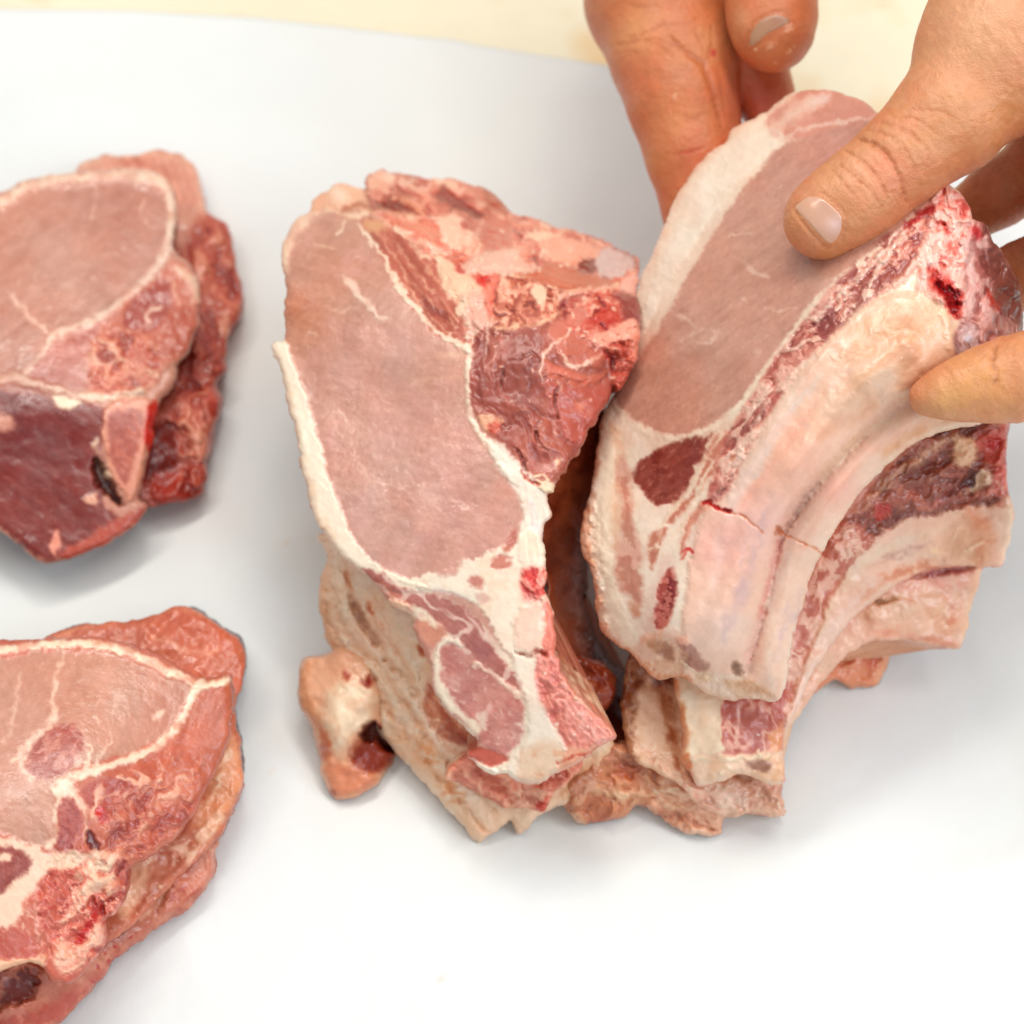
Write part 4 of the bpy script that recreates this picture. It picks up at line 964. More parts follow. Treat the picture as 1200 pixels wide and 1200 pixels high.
    T.P([(508, 662), (525, 658), (540, 660), (534, 672), (515, 674)], (212, 160, 146), 3, 2)
    T.P([(590, 640), (604, 622), (607, 630), (602, 640), (592, 646)], (196, 122, 106), 2.5, 2, reg=eye)
    T.E(588, 659, 13, 9, -25, (206, 136, 120), 2, 2.5, -.3); T.L([(594, 658), (604, 656), (610, 652)], 4, (246, 226, 208), 1.5, 2)
    T.E(559, 682, 10, 6, 25, (206, 138, 124), 2, 2); T.E(566, 700, 9, 4, 10, (216, 168, 156), 2, 3, alpha=.7)
    T.E(627, 684, 12, 12, 0, (240, 110, 98), 6, 3, alpha=.8); T.tissue([(612, 668), (642, 668), (642, 704), (615, 702)], [(188, 26, 30), (222, 70, 66), (240, 140, 124), (246, 200, 180)], 8, 60, 1.4, .8, .8); T.E(622, 705, 10, 10, 0, (246, 196, 178), 6, 3, alpha=.6)
    T.P([(610, 712), (634, 706), (638, 730), (635, 762), (612, 764), (602, 740)], (248, 208, 186), 4, 3, h=.6)
    T.P([(636, 705), (648, 716), (653, 748), (651, 766), (638, 774), (632, 766), (638, 740)], (224, 130, 112), 2, 2)
    T.L([(602, 765), (618, 768), (632, 763), (640, 770)], (2, 5, 4), (176, 66, 48), 1.5, 2, h=-2)
    # lower end: muscles and fat
    T.P([(480, 735), (492, 720), (520, 740), (520, 752), (508, 762), (508, 800), (520, 826), (548, 850), (562, 872), (560, 900), (600, 912), (640, 912), (630, 860), (620, 800), (600, 770), (520, 700), (430, 668), (455, 700)], (244, 226, 202), 3, 2, reg=web)
    M1 = [(424, 666), (448, 672), (470, 688), (510, 697), (542, 711), (562, 734), (582, 766), (606, 792), (614, 808), (600, 806), (572, 784), (545, 765), (520, 740), (494, 712), (470, 704), (452, 696)]
    T.P(M1, (184, 118, 108), 2.2, 3, reg=low); T.G(565, 760, 22, (172, 106, 108), .5)
    T.L([(440, 682), (462, 700), (480, 712)], (6, 12, 6), (206, 128, 106), 4, 3)
    T.P([(484, 728), (505, 726), (522, 742), (508, 757), (494, 752)], (214, 148, 126), 3, 2, reg=low)
    T.P([(458, 703), (470, 706), (480, 712), (466, 714), (456, 710)], (238, 196, 166), 1.6, 2, h=.8)
    T.L([(484, 722), (500, 724), (512, 734)], (5, 8, 4), (242, 218, 192), 2, 2)
    M2 = [(514, 762), (522, 754), (540, 752), (562, 776), (590, 798), (608, 812), (616, 838), (613, 862), (596, 885), (578, 884), (562, 868), (564, 852), (548, 840), (528, 818), (516, 790)]
    T.P(M2, (208, 146, 134), 2.2, 3, reg=low)
    T.web(M2, (238, 204, 190), 22, .84, 40, 1.5, .8); T.web(M1, (232, 198, 184), 20, .86, 40, 2, .8); T.mottle(M2, (190, 116, 110), 18, .5); T.grain(M1, 45, .07, 4, 4); T.grain(M2, 30, .06, 4, 3)
    T.flecks(M2, 50, (240, 212, 200), (2, 8), (1, 2.2), 40, 50, .7)
    T.L([(510, 775), (512, 760), (522, 750), (536, 752), (540, 757)], (4, 5, 4), (244, 224, 202), 1.6, 2.5, h=.5)
    T.L([(556, 778), (575, 790), (592, 802), (606, 812), (620, 816)], (3, 4, 6, 8), (240, 210, 188), 1.8, 2.5, h=.4)
    T.L([(536, 846), (545, 852), (556, 860), (552, 850)], 3, (244, 226, 200), 1.4, 2); T.P([(560, 838), (570, 836), (568, 856), (562, 850)], (240, 208, 190), 2, 2)
    T.P([(549, 886), (558, 876), (575, 878), (594, 888), (590, 896), (572, 898)], (196, 100, 84), 2, 2.5, reg=low, h=-.5)
    T.L([(545, 886), (560, 896), (576, 904), (594, 906)], (4, 8, 6), (248, 232, 210), 1.5, 2, h=.8)
    T.P([(600, 768), (618, 768), (632, 768), (628, 800), (640, 830), (655, 858), (664, 882), (645, 905), (612, 914), (596, 902), (604, 886), (618, 862), (618, 838), (612, 812)], (246, 229, 210), 3, 2.5, reg=web, h=.6)
    T.P([(612, 880), (640, 868), (665, 880), (672, 896), (650, 906), (625, 916), (608, 912)], (234, 202, 174), 5, 3); T.mottle([(612, 880), (672, 880), (660, 905), (615, 914)], (214, 160, 128), 9, .6)
    RM2 = [(628, 776), (634, 768), (656, 772), (662, 795), (676, 813), (692, 832), (724, 861), (708, 872), (692, 878), (668, 876), (652, 852), (640, 832), (630, 804)]
    T.P(RM2, (220, 136, 122), 2.5, 2, reg=low); T.mottle(RM2, (236, 170, 154), 16, .6); T.flecks(RM2, 26, (244, 200, 186), (2, 7), (1, 2.4), 50, 60, .7, h=.3); T.tissue(RM2, [(196, 100, 90), (216, 130, 116), (228, 152, 138), (242, 186, 170)], 15, 55, 1.8, .9, .6); T.lumps(RM2, 16, .9)
    T.L([(662, 795), (690, 830), (722, 860)], 5, (232, 150, 128), 2.5, 2, h=.6); T.G(645, 800, 16, (206, 118, 108), .5)
    T.P([(666, 876), (690, 876), (712, 870), (690, 885), (670, 900), (655, 906)], (224, 160, 132), 2.5, 3)
    T.L([(655, 892), (680, 884), (700, 878)], 2.5, (190, 70, 50), 1.5, 3, alpha=.8)
    T.L([(676, 816), (684, 824), (692, 832)], 3, (246, 206, 176), 1.4, 2, h=.6); T.crumbs([(640, 780), (690, 850), (660, 890), (640, 840)], 10, (248, 214, 196), (1, 2.5), .4)
    T.build("pork_chop", "top chop of the middle stack, large pale loin with red spine end at right", thick=2.6, inset=.14, rings=9, sidecol=(196, 120, 94), fat_side=(228, 190, 158))

    # meat deep in the gap; the gap's shade is put into its dark colours
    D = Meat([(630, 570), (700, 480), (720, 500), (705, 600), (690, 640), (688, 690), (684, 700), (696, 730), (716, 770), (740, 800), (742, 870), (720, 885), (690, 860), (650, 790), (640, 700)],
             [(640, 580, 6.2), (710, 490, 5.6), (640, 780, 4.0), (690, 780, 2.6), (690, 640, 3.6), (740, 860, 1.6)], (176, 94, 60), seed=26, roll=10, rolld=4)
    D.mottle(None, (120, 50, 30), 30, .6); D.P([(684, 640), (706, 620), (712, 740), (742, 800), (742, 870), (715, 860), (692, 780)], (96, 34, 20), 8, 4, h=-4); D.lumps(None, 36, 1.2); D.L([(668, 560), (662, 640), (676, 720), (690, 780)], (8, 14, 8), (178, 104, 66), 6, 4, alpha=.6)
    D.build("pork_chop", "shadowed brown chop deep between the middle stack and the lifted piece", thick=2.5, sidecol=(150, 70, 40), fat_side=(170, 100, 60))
    K2 = Meat([(655, 770), (672, 762), (695, 772), (712, 780), (722, 796), (722, 812), (714, 826), (704, 838), (690, 834), (672, 812)],
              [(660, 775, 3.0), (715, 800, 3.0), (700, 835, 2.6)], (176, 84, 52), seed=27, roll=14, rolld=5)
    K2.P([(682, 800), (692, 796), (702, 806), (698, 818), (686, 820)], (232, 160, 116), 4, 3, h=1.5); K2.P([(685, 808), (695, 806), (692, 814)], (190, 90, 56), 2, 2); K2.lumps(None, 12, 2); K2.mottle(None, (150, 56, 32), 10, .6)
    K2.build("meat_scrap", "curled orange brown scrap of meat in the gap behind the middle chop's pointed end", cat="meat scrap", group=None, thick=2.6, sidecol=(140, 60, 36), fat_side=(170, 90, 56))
    M_ = Meat([(655, 935), (668, 915), (690, 900), (700, 880), (725, 870), (760, 880), (790, 930), (775, 948), (748, 945), (735, 955), (715, 962), (690, 966), (672, 958)],
              [(670, 940, 1.2), (690, 900, 2.0), (740, 890, 2.0), (700, 960, .6), (770, 940, .9)], (206, 138, 100), seed=28, roll=10, rolld=4)
    M_.P([(670, 910), (690, 898), (702, 905), (700, 925), (684, 938), (670, 932)], (196, 122, 98), 3, 3, h=1.5); M_.P([(668, 940), (690, 930), (716, 940), (722, 955), (700, 966), (680, 962)], (208, 124, 84), 4, 3, h=1.2)
    M_.L([(705, 925), (725, 935), (745, 930), (742, 945)], 7, (232, 190, 150), 3, 3, h=1); M_.P([(715, 905), (745, 900), (748, 918), (725, 925)], (196, 96, 52), 3, 3); M_.tissue(None, [(146, 72, 46), (186, 112, 80), (212, 148, 112), (236, 192, 156)], 16, 20, 1.6, 1.5, .55); M_.lumps(None, 18, 1.5)
    M_.build("meat_scrap", "brown rounded trimmings lying on the paper between the two stacks", cat="meat scrap", group=None, thick=1.5, sidecol=(196, 116, 76), fat_side=(222, 170, 130))
centre_stack()

# ================================================================== right stack and the lifted piece
def right_stack():
    R5 = Meat([(735, 860), (742, 840), (790, 880), (850, 920), (917, 945), (917, 956), (898, 957), (884, 955), (866, 956), (848, 961), (843, 977), (820, 979), (795, 971), (770, 956), (757, 945), (750, 915), (740, 885)],
              [(740, 860, 2.0), (800, 900, 2.0), (830, 975, .5), (760, 945, .8), (915, 950, .8)], (228, 164, 132), seed=31, roll=8, rolld=3)
    R5.P([(755, 900), (790, 905), (810, 940), (790, 950), (765, 930)], (234, 196, 154), 5, 3); R5.L([(765, 950), (785, 958), (808, 962)], (5, 11, 5), (186, 118, 90), 3, 3, h=-1); R5.L([(805, 974), (820, 977), (832, 975)], 6, (180, 110, 74), 2.5, 2)
    R5.L([(806, 955), (825, 948), (840, 955)], 7, (240, 168, 140), 3, 3, h=.8); R5.L([(760, 942), (800, 945), (840, 940)], 6, (240, 206, 170), 3, 3, h=.8); R5.tissue(None, [(166, 96, 70), (208, 140, 108), (232, 178, 146), (244, 210, 184)], 13, 15, 2, 1.5, .6); R5.lumps(None, 14, 1.2); R5.mottle(None, (240, 190, 160), 12, .6)
    R5.build("pork_chop", "bottom chop of the right stack, ragged pinkish edge resting on the paper", thick=1.2, sidecol=(220, 150, 116))
    R4 = Meat([(940, 800), (985, 770), (1010, 748), (1046, 748), (1042, 775), (1028, 801), (1004, 805), (975, 798), (950, 815)],
              [(950, 800, 1.2), (1010, 750, 1.3), (1045, 755, 1.0), (1010, 803, .5)], (226, 150, 114), seed=32, roll=7, rolld=2.5)
    R4.P([(985, 770), (1010, 752), (1040, 754), (1035, 764), (1000, 770)], (238, 176, 138), 3, 3, h=.8); R4.P([(1010, 762), (1030, 768), (1030, 780), (1015, 782)], (206, 108, 72), 4, 3); R4.P([(982, 770), (995, 765), (1000, 775), (986, 780)], (190, 98, 60), 3, 3, h=-1); R4.lumps(None, 14, 1.5)
    R4.L([(1042, 755), (1036, 780), (1028, 798)], 8, (238, 180, 142), 4, 2)
    R4.build("pork_chop", "short orange rib end lowest on the right, touching the paper below the right stack", thick=1.0, sidecol=(220, 140, 100))
    R3 = Meat([(1010, 690), (1050, 668), (1100, 656), (1148, 658), (1151, 672), (1143, 700), (1135, 724), (1128, 757), (1112, 759), (1095, 757), (1070, 752), (1045, 750), (1012, 756), (986, 773), (962, 800), (938, 836), (922, 864), (918, 905), (918, 945), (916, 955), (898, 957), (880, 951), (862, 957), (848, 957), (820, 945), (792, 916), (742, 890), (733, 862), (728, 820), (736, 770), (750, 730), (790, 740), (880, 760), (960, 700)],
              [(1145, 665, 4.0), (1130, 755, 2.6), (1050, 700, 4.0), (950, 810, 2.6), (918, 950, 1.4), (850, 955, 1.2), (800, 915, 2.2), (740, 870, 2.6), (780, 800, 3.0), (900, 780, 3.2)], (232, 186, 152), seed=33, roll=7, rolld=2.5)
    rb = R3.part('rib_bone', 'bone'); fr = R3.part('fat_rim', 'fat')
    R3.P([(1000, 700), (1050, 672), (1100, 656), (1150, 656), (1150, 675), (1128, 758), (1045, 752), (985, 775), (940, 835), (925, 800), (960, 740)], (232, 178, 152), 3, 2, reg=rb)
    R3.L([(1040, 690), (1080, 674), (1120, 668), (1150, 664)], (3, 12, 10), (196, 92, 84), 4, 3); R3.L([(1070, 675), (1110, 669), (1150, 664)], (2, 6, 3), (140, 54, 54), 3, 2, h=-1); R3.L([(1030, 694), (1080, 684), (1120, 684), (1145, 682)], (4, 8, 8), (236, 164, 146), 4, 3, alpha=.9)
    R3.P([(1015, 715), (1030, 704), (1060, 704), (1075, 715), (1050, 728), (1022, 728)], (236, 190, 162), 3, 4, h=1); R3.P([(1020, 702), (1040, 700), (1050, 704), (1030, 708)], (150, 96, 50), 2.5, 2, h=-.8)
    R3.G(1110, 725, 30, (222, 162, 124), .6); R3.L([(1112, 700), (1115, 720), (1108, 745)], 7, (214, 124, 92), 4, 3, alpha=.7); R3.L([(1148, 668), (1140, 700), (1128, 752)], 10, (240, 188, 154), 4, 2)
    R3.L([(1000, 745), (1040, 742), (1090, 750), (1125, 757)], (4, 8, 5), (216, 138, 112), 3, 2, alpha=.8); R3.L([(925, 850), (960, 790), (1000, 750), (1040, 730)], (8, 14, 6), (240, 200, 176), 5, 3, alpha=.8)
    R3.flecks([(1040, 700), (1140, 690), (1125, 750), (1050, 745)], 16, (246, 210, 174), (4, 12), (1.5, 3.5), 10, 40, .8, h=.4); R3.grain([(940, 800), (1000, 700), (1140, 670), (1120, 750)], -20, .035, 4, 7)
    # front end of the same chop
    R3.P([(735, 862), (746, 800), (756, 780), (768, 800), (786, 870), (794, 910), (765, 908), (745, 892)], (236, 196, 164), 3, 2, reg=fr); R3.P([(722, 720), (810, 720), (802, 800), (775, 806), (760, 790), (742, 830), (728, 850)], (112, 56, 32), 8, 5); R3.L([(742, 750), (736, 815), (735, 850), (742, 885)], (22, 18, 12, 8), (140, 74, 40), 5, 3); R3.L([(770, 760), (776, 800), (786, 840)], (18, 14, 8), (150, 76, 42), 5, 3); R3.L([(778, 810), (786, 850), (794, 895)], (8, 14, 8), (178, 100, 56), 5, 3)  # dark brown on the upper end is shade put into the colour
    R3.L([(745, 900), (770, 910), (796, 912)], 7, (240, 204, 164), 3, 3, h=.8)
    R3.P([(800, 910), (850, 915), (915, 915), (918, 955), (880, 951), (850, 957), (815, 940)], (230, 170, 146), 4, 3); R3.L([(815, 922), (835, 925), (850, 924)], (4, 8, 4), (178, 126, 104), 3, 2); R3.L([(822, 940), (838, 943), (848, 946)], (4, 10, 6), (180, 122, 102), 3, 2)
    R3.L([(865, 938), (885, 942), (898, 945)], (4, 7, 4), (190, 124, 112), 3, 2); R3.L([(870, 953), (888, 955), (896, 955)], 5, (190, 118, 96), 2, 2); R3.L([(860, 915), (866, 930), (862, 945)], 4, (212, 148, 136), 2, 3); R3.flecks([(850, 915), (915, 915), (915, 950), (860, 950)], 14, (244, 206, 190), (4, 12), (1.5, 3), 70, 30, .8)
    R3.tissue([(735, 860), (800, 900), (918, 900), (918, 955), (850, 957), (790, 920)], [(176, 112, 88), (214, 152, 124), (234, 184, 156), (246, 212, 188)], 13, 20, 2, 1.2, .6); R3.lumps(None, 20, 1.1); R3.mottle(None, (238, 200, 170), 18, .4); R3.crumbs([(800, 920), (910, 930), (910, 950), (830, 945)], 10, (244, 210, 186))
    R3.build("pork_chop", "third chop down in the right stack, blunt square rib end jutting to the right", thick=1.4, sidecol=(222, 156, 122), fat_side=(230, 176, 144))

    R2 = Meat([(1060, 480), (1100, 470), (1150, 468), (1182, 478), (1182, 520), (1180, 556), (1184, 582), (1188, 606), (1181, 640), (1176, 662), (1160, 664), (1120, 664), (1085, 669), (1050, 686), (1016, 711), (988, 738), (966, 768), (949, 795), (935, 826), (922, 852), (918, 885), (921, 900), (917, 916), (896, 918), (868, 906), (846, 915), (818, 922), (808, 906), (797, 890), (802, 866), (796, 835), (789, 800), (800, 760), (880, 660), (980, 540)],
              [(1182, 485, 8.6), (1186, 600, 6.8), (1175, 660, 5.4), (1060, 560, 7.6), (1080, 665, 5.0), (1000, 640, 6.6), (985, 735, 4.8), (930, 720, 5.2), (935, 825, 3.9), (918, 900, 3.0), (850, 820, 4.2), (850, 885, 3.5), (800, 810, 4.2), (815, 915, 2.7), (900, 650, 6.2)], (212, 140, 118), seed=34, roll=7, rolld=2.4)
    rb = R2.part('rib_bone', 'bone'); fr = R2.part('fat_rim', 'fat'); dk = R2.part('dark_muscle', 'lean'); em = R2.part('end_muscle', 'lean')
    UPm = [(1000, 600), (1040, 550), (1080, 515), (1130, 490), (1182, 482), (1182, 555), (1178, 582), (1130, 600), (1060, 610), (1020, 640), (980, 660), (968, 640)]
    R2.P(UPm, (164, 92, 76), 4, 3, reg=dk)
    R2.web(UPm, (216, 158, 132), 22, .78, -30, 2.6, .9, h=.7); R2.tissue(UPm, [(96, 48, 40), (146, 80, 66), (186, 114, 94), (222, 164, 140)], 16, -28, 3, 1.6, .7); R2.grain(UPm, -30, .09, 5, 5, .5); R2.mottle(UPm, (116, 60, 50), 20, .6)
    R2.L([(1030, 575), (1060, 550), (1095, 525), (1120, 512)], (5, 12, 8), (206, 156, 128), 4, 3, h=.8); R2.L([(1060, 560), (1090, 548), (1118, 530)], (4, 8, 4), (130, 66, 52), 4, 3, h=-1)
    R2.P([(1115, 515), (1138, 508), (1146, 525), (1140, 545), (1122, 548)], (230, 186, 150), 3, 3, h=1)
    R2.P([(1142, 510), (1165, 500), (1182, 500), (1181, 545), (1165, 545), (1150, 535)], (206, 90, 76), 5, 4, alpha=.8); R2.E(1164, 520, 8, 7, 0, (180, 30, 28), 4, 3, alpha=.8); R2.P([(1165, 550), (1182, 545), (1182, 575), (1170, 580)], (216, 120, 108), 3, 2)
    R2.P([(1130, 560), (1150, 552), (1146, 574), (1128, 578)], (84, 36, 30), 3, 3, h=-2); R2.P([(1145, 555), (1162, 553), (1158, 572), (1135, 580), (1130, 575), (1142, 570)], (232, 200, 172), 1.8, 3, h=1)
    R2.L([(1170, 565), (1178, 575)], 4, (236, 196, 174), 1.6, 3)
    R2.L([(1020, 600), (1060, 580), (1110, 572)], (6, 14, 8), (190, 104, 82), 6, 3, alpha=.7); R2.L([(1090, 592), (1115, 580), (1130, 570)], 7, (140, 62, 56), 4, 3, alpha=.8); R2.L([(1085, 592), (1120, 585), (1160, 578)], 6, (220, 140, 126), 3, 3, alpha=.8)
    R2.P([(1028, 595), (1042, 590), (1040, 605), (1030, 610)], (188, 62, 48), 3, 3)
    # marbled strip beside the lifted piece
    MS = [(990, 610), (1020, 625), (1030, 640), (1000, 660), (975, 690), (960, 730), (945, 770), (930, 815), (915, 860), (900, 830), (930, 740), (950, 680), (970, 630)]
    R2.P(MS, (196, 116, 98), 3, 3, reg=dk); R2.mottle(MS, (232, 184, 162), 13, .9, .48, .58); R2.web(MS, (236, 192, 172), 14, .8, -60, 1.5, .8, h=.4); R2.grain(MS, -60, .06, 4, 4)
    # rib
    RB = [(1188, 600), (1150, 592), (1110, 600), (1065, 608), (1035, 625), (1005, 652), (985, 680), (968, 712), (955, 745), (940, 785), (926, 830), (918, 860), (922, 880), (935, 830), (950, 796), (968, 768), (990, 738), (1018, 711), (1052, 686), (1086, 669), (1120, 664), (1176, 663), (1184, 640)]
    R2.P(RB, (236, 192, 168), 2.5, 2, reg=rb, h=1.2)
    R2.G(1130, 640, 40, (224, 174, 138), .7); R2.L([(1140, 600), (1155, 625), (1150, 655)], 16, (222, 140, 100), 8, 3, alpha=.7); R2.L([(1182, 590), (1184, 620), (1178, 655)], 12, (240, 204, 176), 5, 2)
    R2.L([(1000, 668), (1030, 645), (1070, 630)], (4, 12, 5), (232, 206, 186), 5, 2); R2.L([(1035, 655), (1060, 645), (1092, 635)], (2, 5, 2), (196, 156, 142), 2.5, 3, alpha=.8); R2.L([(1020, 665), (1050, 655), (1080, 642)], (2, 4, 2), (190, 150, 132), 2.5, 3, alpha=.7)
    R2.L([(990, 715), (1020, 690), (1050, 672), (1085, 664), (1100, 666)], (4, 8, 10, 6), (206, 116, 80), 5, 3, alpha=.85); R2.L([(926, 850), (945, 795), (970, 745), (1000, 705), (1030, 680)], (8, 12, 12, 6), (242, 206, 188), 5, 2.5)
    R2.L([(958, 745), (985, 695), (1020, 655), (1060, 632), (1110, 618)], (5, 8, 6), (236, 204, 174), 4, 3, alpha=.8)
    R2.grain(RB, -45, .03, 4, 8); R2.flecks([(1040, 640), (1150, 600), (1170, 650), (1080, 660)], 14, (246, 206, 172), (4, 12), (1.5, 3.5), 0, 50, .85, h=.5)
    R2.P([(1090, 640), (1100, 644), (1106, 650), (1092, 648)], (248, 206, 166), 1.6, 2, .6); R2.L([(1130, 645), (1150, 636)], 4, (246, 206, 172), 1.5, 2, h=.6); R2.L([(1072, 668), (1080, 674)], 3, (246, 206, 172), 1.3, 1, h=.5)
    # front end
    R2.P([(788, 798), (800, 790), (848, 800), (852, 830), (850, 880), (815, 892), (800, 888), (803, 864), (796, 834)], (246, 222, 192), 3, 2, reg=fr, h=.5); R2.L([(791, 800), (799, 836), (805, 864), (800, 886)], (10, 6, 9), (220, 150, 104), 3, 3); R2.L([(818, 800), (824, 850), (818, 880)], 8, (238, 204, 170), 5, 3, alpha=.6)
    R2.P([(850, 815), (915, 790), (914, 870), (905, 880), (870, 882), (850, 878)], (190, 104, 90), 2, 2, reg=em); R2.web([(850, 815), (915, 800), (912, 878), (852, 878)], (232, 176, 156), 18, .84, 70, 1.5, .8); R2.L([(868, 825), (866, 850), (862, 870)], 3, (232, 184, 164), 1.5, 3, alpha=.8)
    R2.P([(900, 865), (915, 850), (918, 880), (905, 885)], (230, 158, 114), 4, 3); R2.E(889, 861, 1.6, 1.3, 0, (255, 250, 250), .8, 0)
    R2.P([(805, 888), (850, 884), (905, 882), (920, 884), (921, 902), (917, 917), (896, 920), (868, 908), (846, 917), (818, 924), (810, 908)], (238, 200, 172), 2.5, 3, reg=fr); R2.P([(875, 893), (890, 890), (904, 895), (900, 904), (882, 903)], (160, 112, 90), 3, 2.5); R2.L([(905, 890), (914, 900), (908, 912)], 6, (222, 170, 130), 3, 2)
    R2.P([(797, 890), (806, 884), (811, 905), (806, 908)], (214, 124, 76), 2.5, 2); R2.L([(812, 890), (850, 890), (900, 884)], 4, (246, 220, 184), 2, 3, h=.6); R2.mottle([(810, 890), (915, 885), (915, 915), (820, 920)], (222, 170, 132), 12, .5)
    R2.lumps(None, 22, 1.0); R2.crumbs([(850, 880), (915, 880), (915, 915), (820, 920)], 8, (246, 216, 184))
    R2.build("pork_chop", "second chop down in the right stack, curved cream rib under dark marbled meat", thick=1.6, inset=.05, sidecol=(206, 140, 110))

def lifted_piece():
    O = [(925, 112), (945, 106), (975, 107), (1005, 115), (1026, 129), (1040, 150), (1080, 190), (1108, 212), (1120, 222), (1135, 238), (1142, 256), (1156, 263), (1166, 285), (1184, 308), (1195, 335), (1198, 370), (1198, 420), (1196, 460), (1184, 488), (1130, 500), (1082, 514), (1042, 544), (1012, 574), (986, 609), (964, 645), (946, 690), (931, 745), (922, 790), (916, 818), (905, 822), (880, 818), (850, 821), (820, 806), (800, 794), (785, 795), (770, 797), (752, 780), (740, 765), (720, 755), (705, 740), (700, 724), (697, 700), (692, 670), (682, 642), (680, 620), (684, 600), (690, 580), (695, 560), (700, 520), (705, 490), (712, 474), (724, 455), (738, 420), (744, 380), (746, 350), (752, 326), (764, 300), (775, 274), (790, 236), (806, 208), (830, 181), (850, 165), (862, 150), (890, 135)]
    H = Meat(O, [(960, 110, 12.4), (850, 168, 10.8), (785, 260, 9.4), (742, 390, 8.0), (700, 520, 7.0), (682, 620, 6.6), (700, 720, 5.8), (770, 792, 5.0), (1100, 225, 14.6), (1040, 330, 14.2), (960, 410, 13.2), (890, 510, 11.6), (840, 600, 10.0), (805, 700, 8.4), (795, 755, 7.2), (1195, 340, 12.4), (1120, 370, 14.0), (1060, 460, 12.8), (1180, 480, 11.0), (1040, 540, 10.4), (965, 640, 8.6), (931, 745, 6.8), (912, 818, 5.6), (900, 700, 8.0), (960, 560, 11.0), (850, 818, 5.0), (880, 770, 6.6), (760, 560, 8.3), (860, 330, 11.3)],
             (244, 224, 202), seed=41, jag=1.5, roll=7, rolld=2.2, step=1.35)
    eye = H.part('loin_eye', 'lean'); fat = H.part('fat_rim', 'fat'); dk = H.part('dark_muscle', 'lean'); rib = H.part('rib_bone', 'bone'); rib2 = H.part('rib_bone', 'bone'); sp = H.part('spine_end', 'lean'); ic = H.part('muscle_strip', 'lean'); en = H.part('cut_end', 'side'); cp = H.part('cap_muscle', 'lean')
    H.P(O, None, 1, 0, reg=fat)
    # cap at the top
    H.P([(900, 135), (945, 104), (975, 105), (1008, 115), (1030, 132), (1040, 150), (1010, 160), (970, 160), (930, 165), (905, 160)], (214, 152, 134), 3, 2, reg=cp)
    EYE = [(1030, 140), (985, 150), (950, 158), (915, 172), (890, 200), (862, 232), (838, 268), (816, 305), (796, 340), (775, 380), (755, 410), (735, 435), (716, 462), (724, 478), (745, 496), (770, 508), (800, 511), (830, 500), (854, 484), (878, 458), (902, 422), (930, 385), (950, 356), (976, 330), (1010, 305), (1060, 260), (1100, 225), (1090, 190)]
    H.P(EYE, (201, 150, 132), 2.5, 1.5, reg=eye)
    H.G(780, 440, 70, (196, 138, 116), .6); H.G(880, 300, 70, (204, 156, 136), .6); H.G(990, 190, 55, (198, 134, 122), .6); H.G(820, 490, 45, (204, 146, 122), .5)
    H.grain(EYE, -35, .04, 5, 6); H.grain(EYE, -65, .02, 3, 4); H.lumps(EYE, 70, .8)
    H.flecks([(900, 200), (1010, 165), (1000, 240), (900, 260)], 50, (226, 186, 174), (4, 14), (.8, 2), -35, 30, .55)
    H.flecks(EYE, 110, (224, 186, 168), (3, 12), (.8, 1.8), -30, 40, .4)
    for q, w in (([(870, 308), (885, 318), (900, 325)], (4, 6, 3)), ([(895, 360), (912, 364), (932, 362)], (2, 4, 2)), ([(882, 410), (890, 412)], (4, 5)), ([(800, 398), (820, 388), (840, 390), (835, 400), (815, 402)], (2, 3, 2)), ([(870, 350), (874, 352)], (3, 3)), ([(780, 360), (800, 372), (815, 385)], (1, 2.5, 1)), ([(850, 280), (862, 275), (880, 272)], (1, 3, 1))):
        H.L(q, w, (230, 196, 178), 1.6, 2.5, alpha=.75)
    H.L([(905, 168), (940, 152), (970, 146), (1000, 140), (1030, 138)], (3, 4, 5, 3), (232, 196, 180), 1.8, 2, h=.3, alpha=.9)
    # rim of fat
    H.L([(905, 160), (880, 176), (855, 198), (832, 228), (810, 262), (790, 300), (773, 335), (758, 368), (745, 400)], (22, 34, 36, 34, 26, 20, 14, 8), (246, 231, 212), 3, 2, reg=fat, h=.7)
    H.L([(925, 112), (890, 136), (862, 152), (832, 181), (806, 210), (790, 238), (774, 278), (760, 318)], (6, 9, 9, 7), (238, 196, 170), 4, 3, alpha=.8, h=.4)
    H.E(958, 118, 16, 7, -20, (246, 226, 216), 5, 2, alpha=.8); H.L([(905, 150), (930, 133), (950, 120)], 12, (240, 206, 186), 5, 3, alpha=.8)
    H.L([(716, 462), (724, 479), (745, 498), (770, 511), (800, 514), (830, 503), (856, 486), (880, 460), (904, 424), (932, 387), (955, 356)], (4, 7, 9, 9, 7, 9, 6, 4), (246, 224, 200), 2, 2, h=.4)
    # lower field: fat with muscles
    H.mottle([(700, 480), (760, 520), (790, 600), (800, 700), (770, 790), (700, 730), (682, 620)], (247, 230, 214), 20, .6)
    H.L([(702, 500), (695, 550), (688, 590), (682, 620), (690, 660), (698, 700), (703, 735), (722, 756), (745, 770)], (8, 8, 12, 16, 16, 12, 14, 10), (214, 154, 126), 4, 4, h=.5); H.lumps([(680, 580), (700, 580), (712, 740), (690, 740)], 9, 1.6)
    H.L([(712, 480), (716, 520), (712, 570), (705, 620), (715, 680), (728, 730), (745, 755)], (9, 14, 16, 18, 22), (249, 232, 208), 4, 3, h=.5)
    H.L([(718, 500), (728, 540), (722, 590), (722, 640)], (8, 12, 10), (234, 188, 154), 5, 3, alpha=.8)
    LM = [(726, 535), (736, 545), (740, 580), (742, 615), (748, 650), (750, 680), (756, 700), (750, 710), (740, 700), (726, 690), (720, 660), (726, 630), (728, 590), (722, 560)]
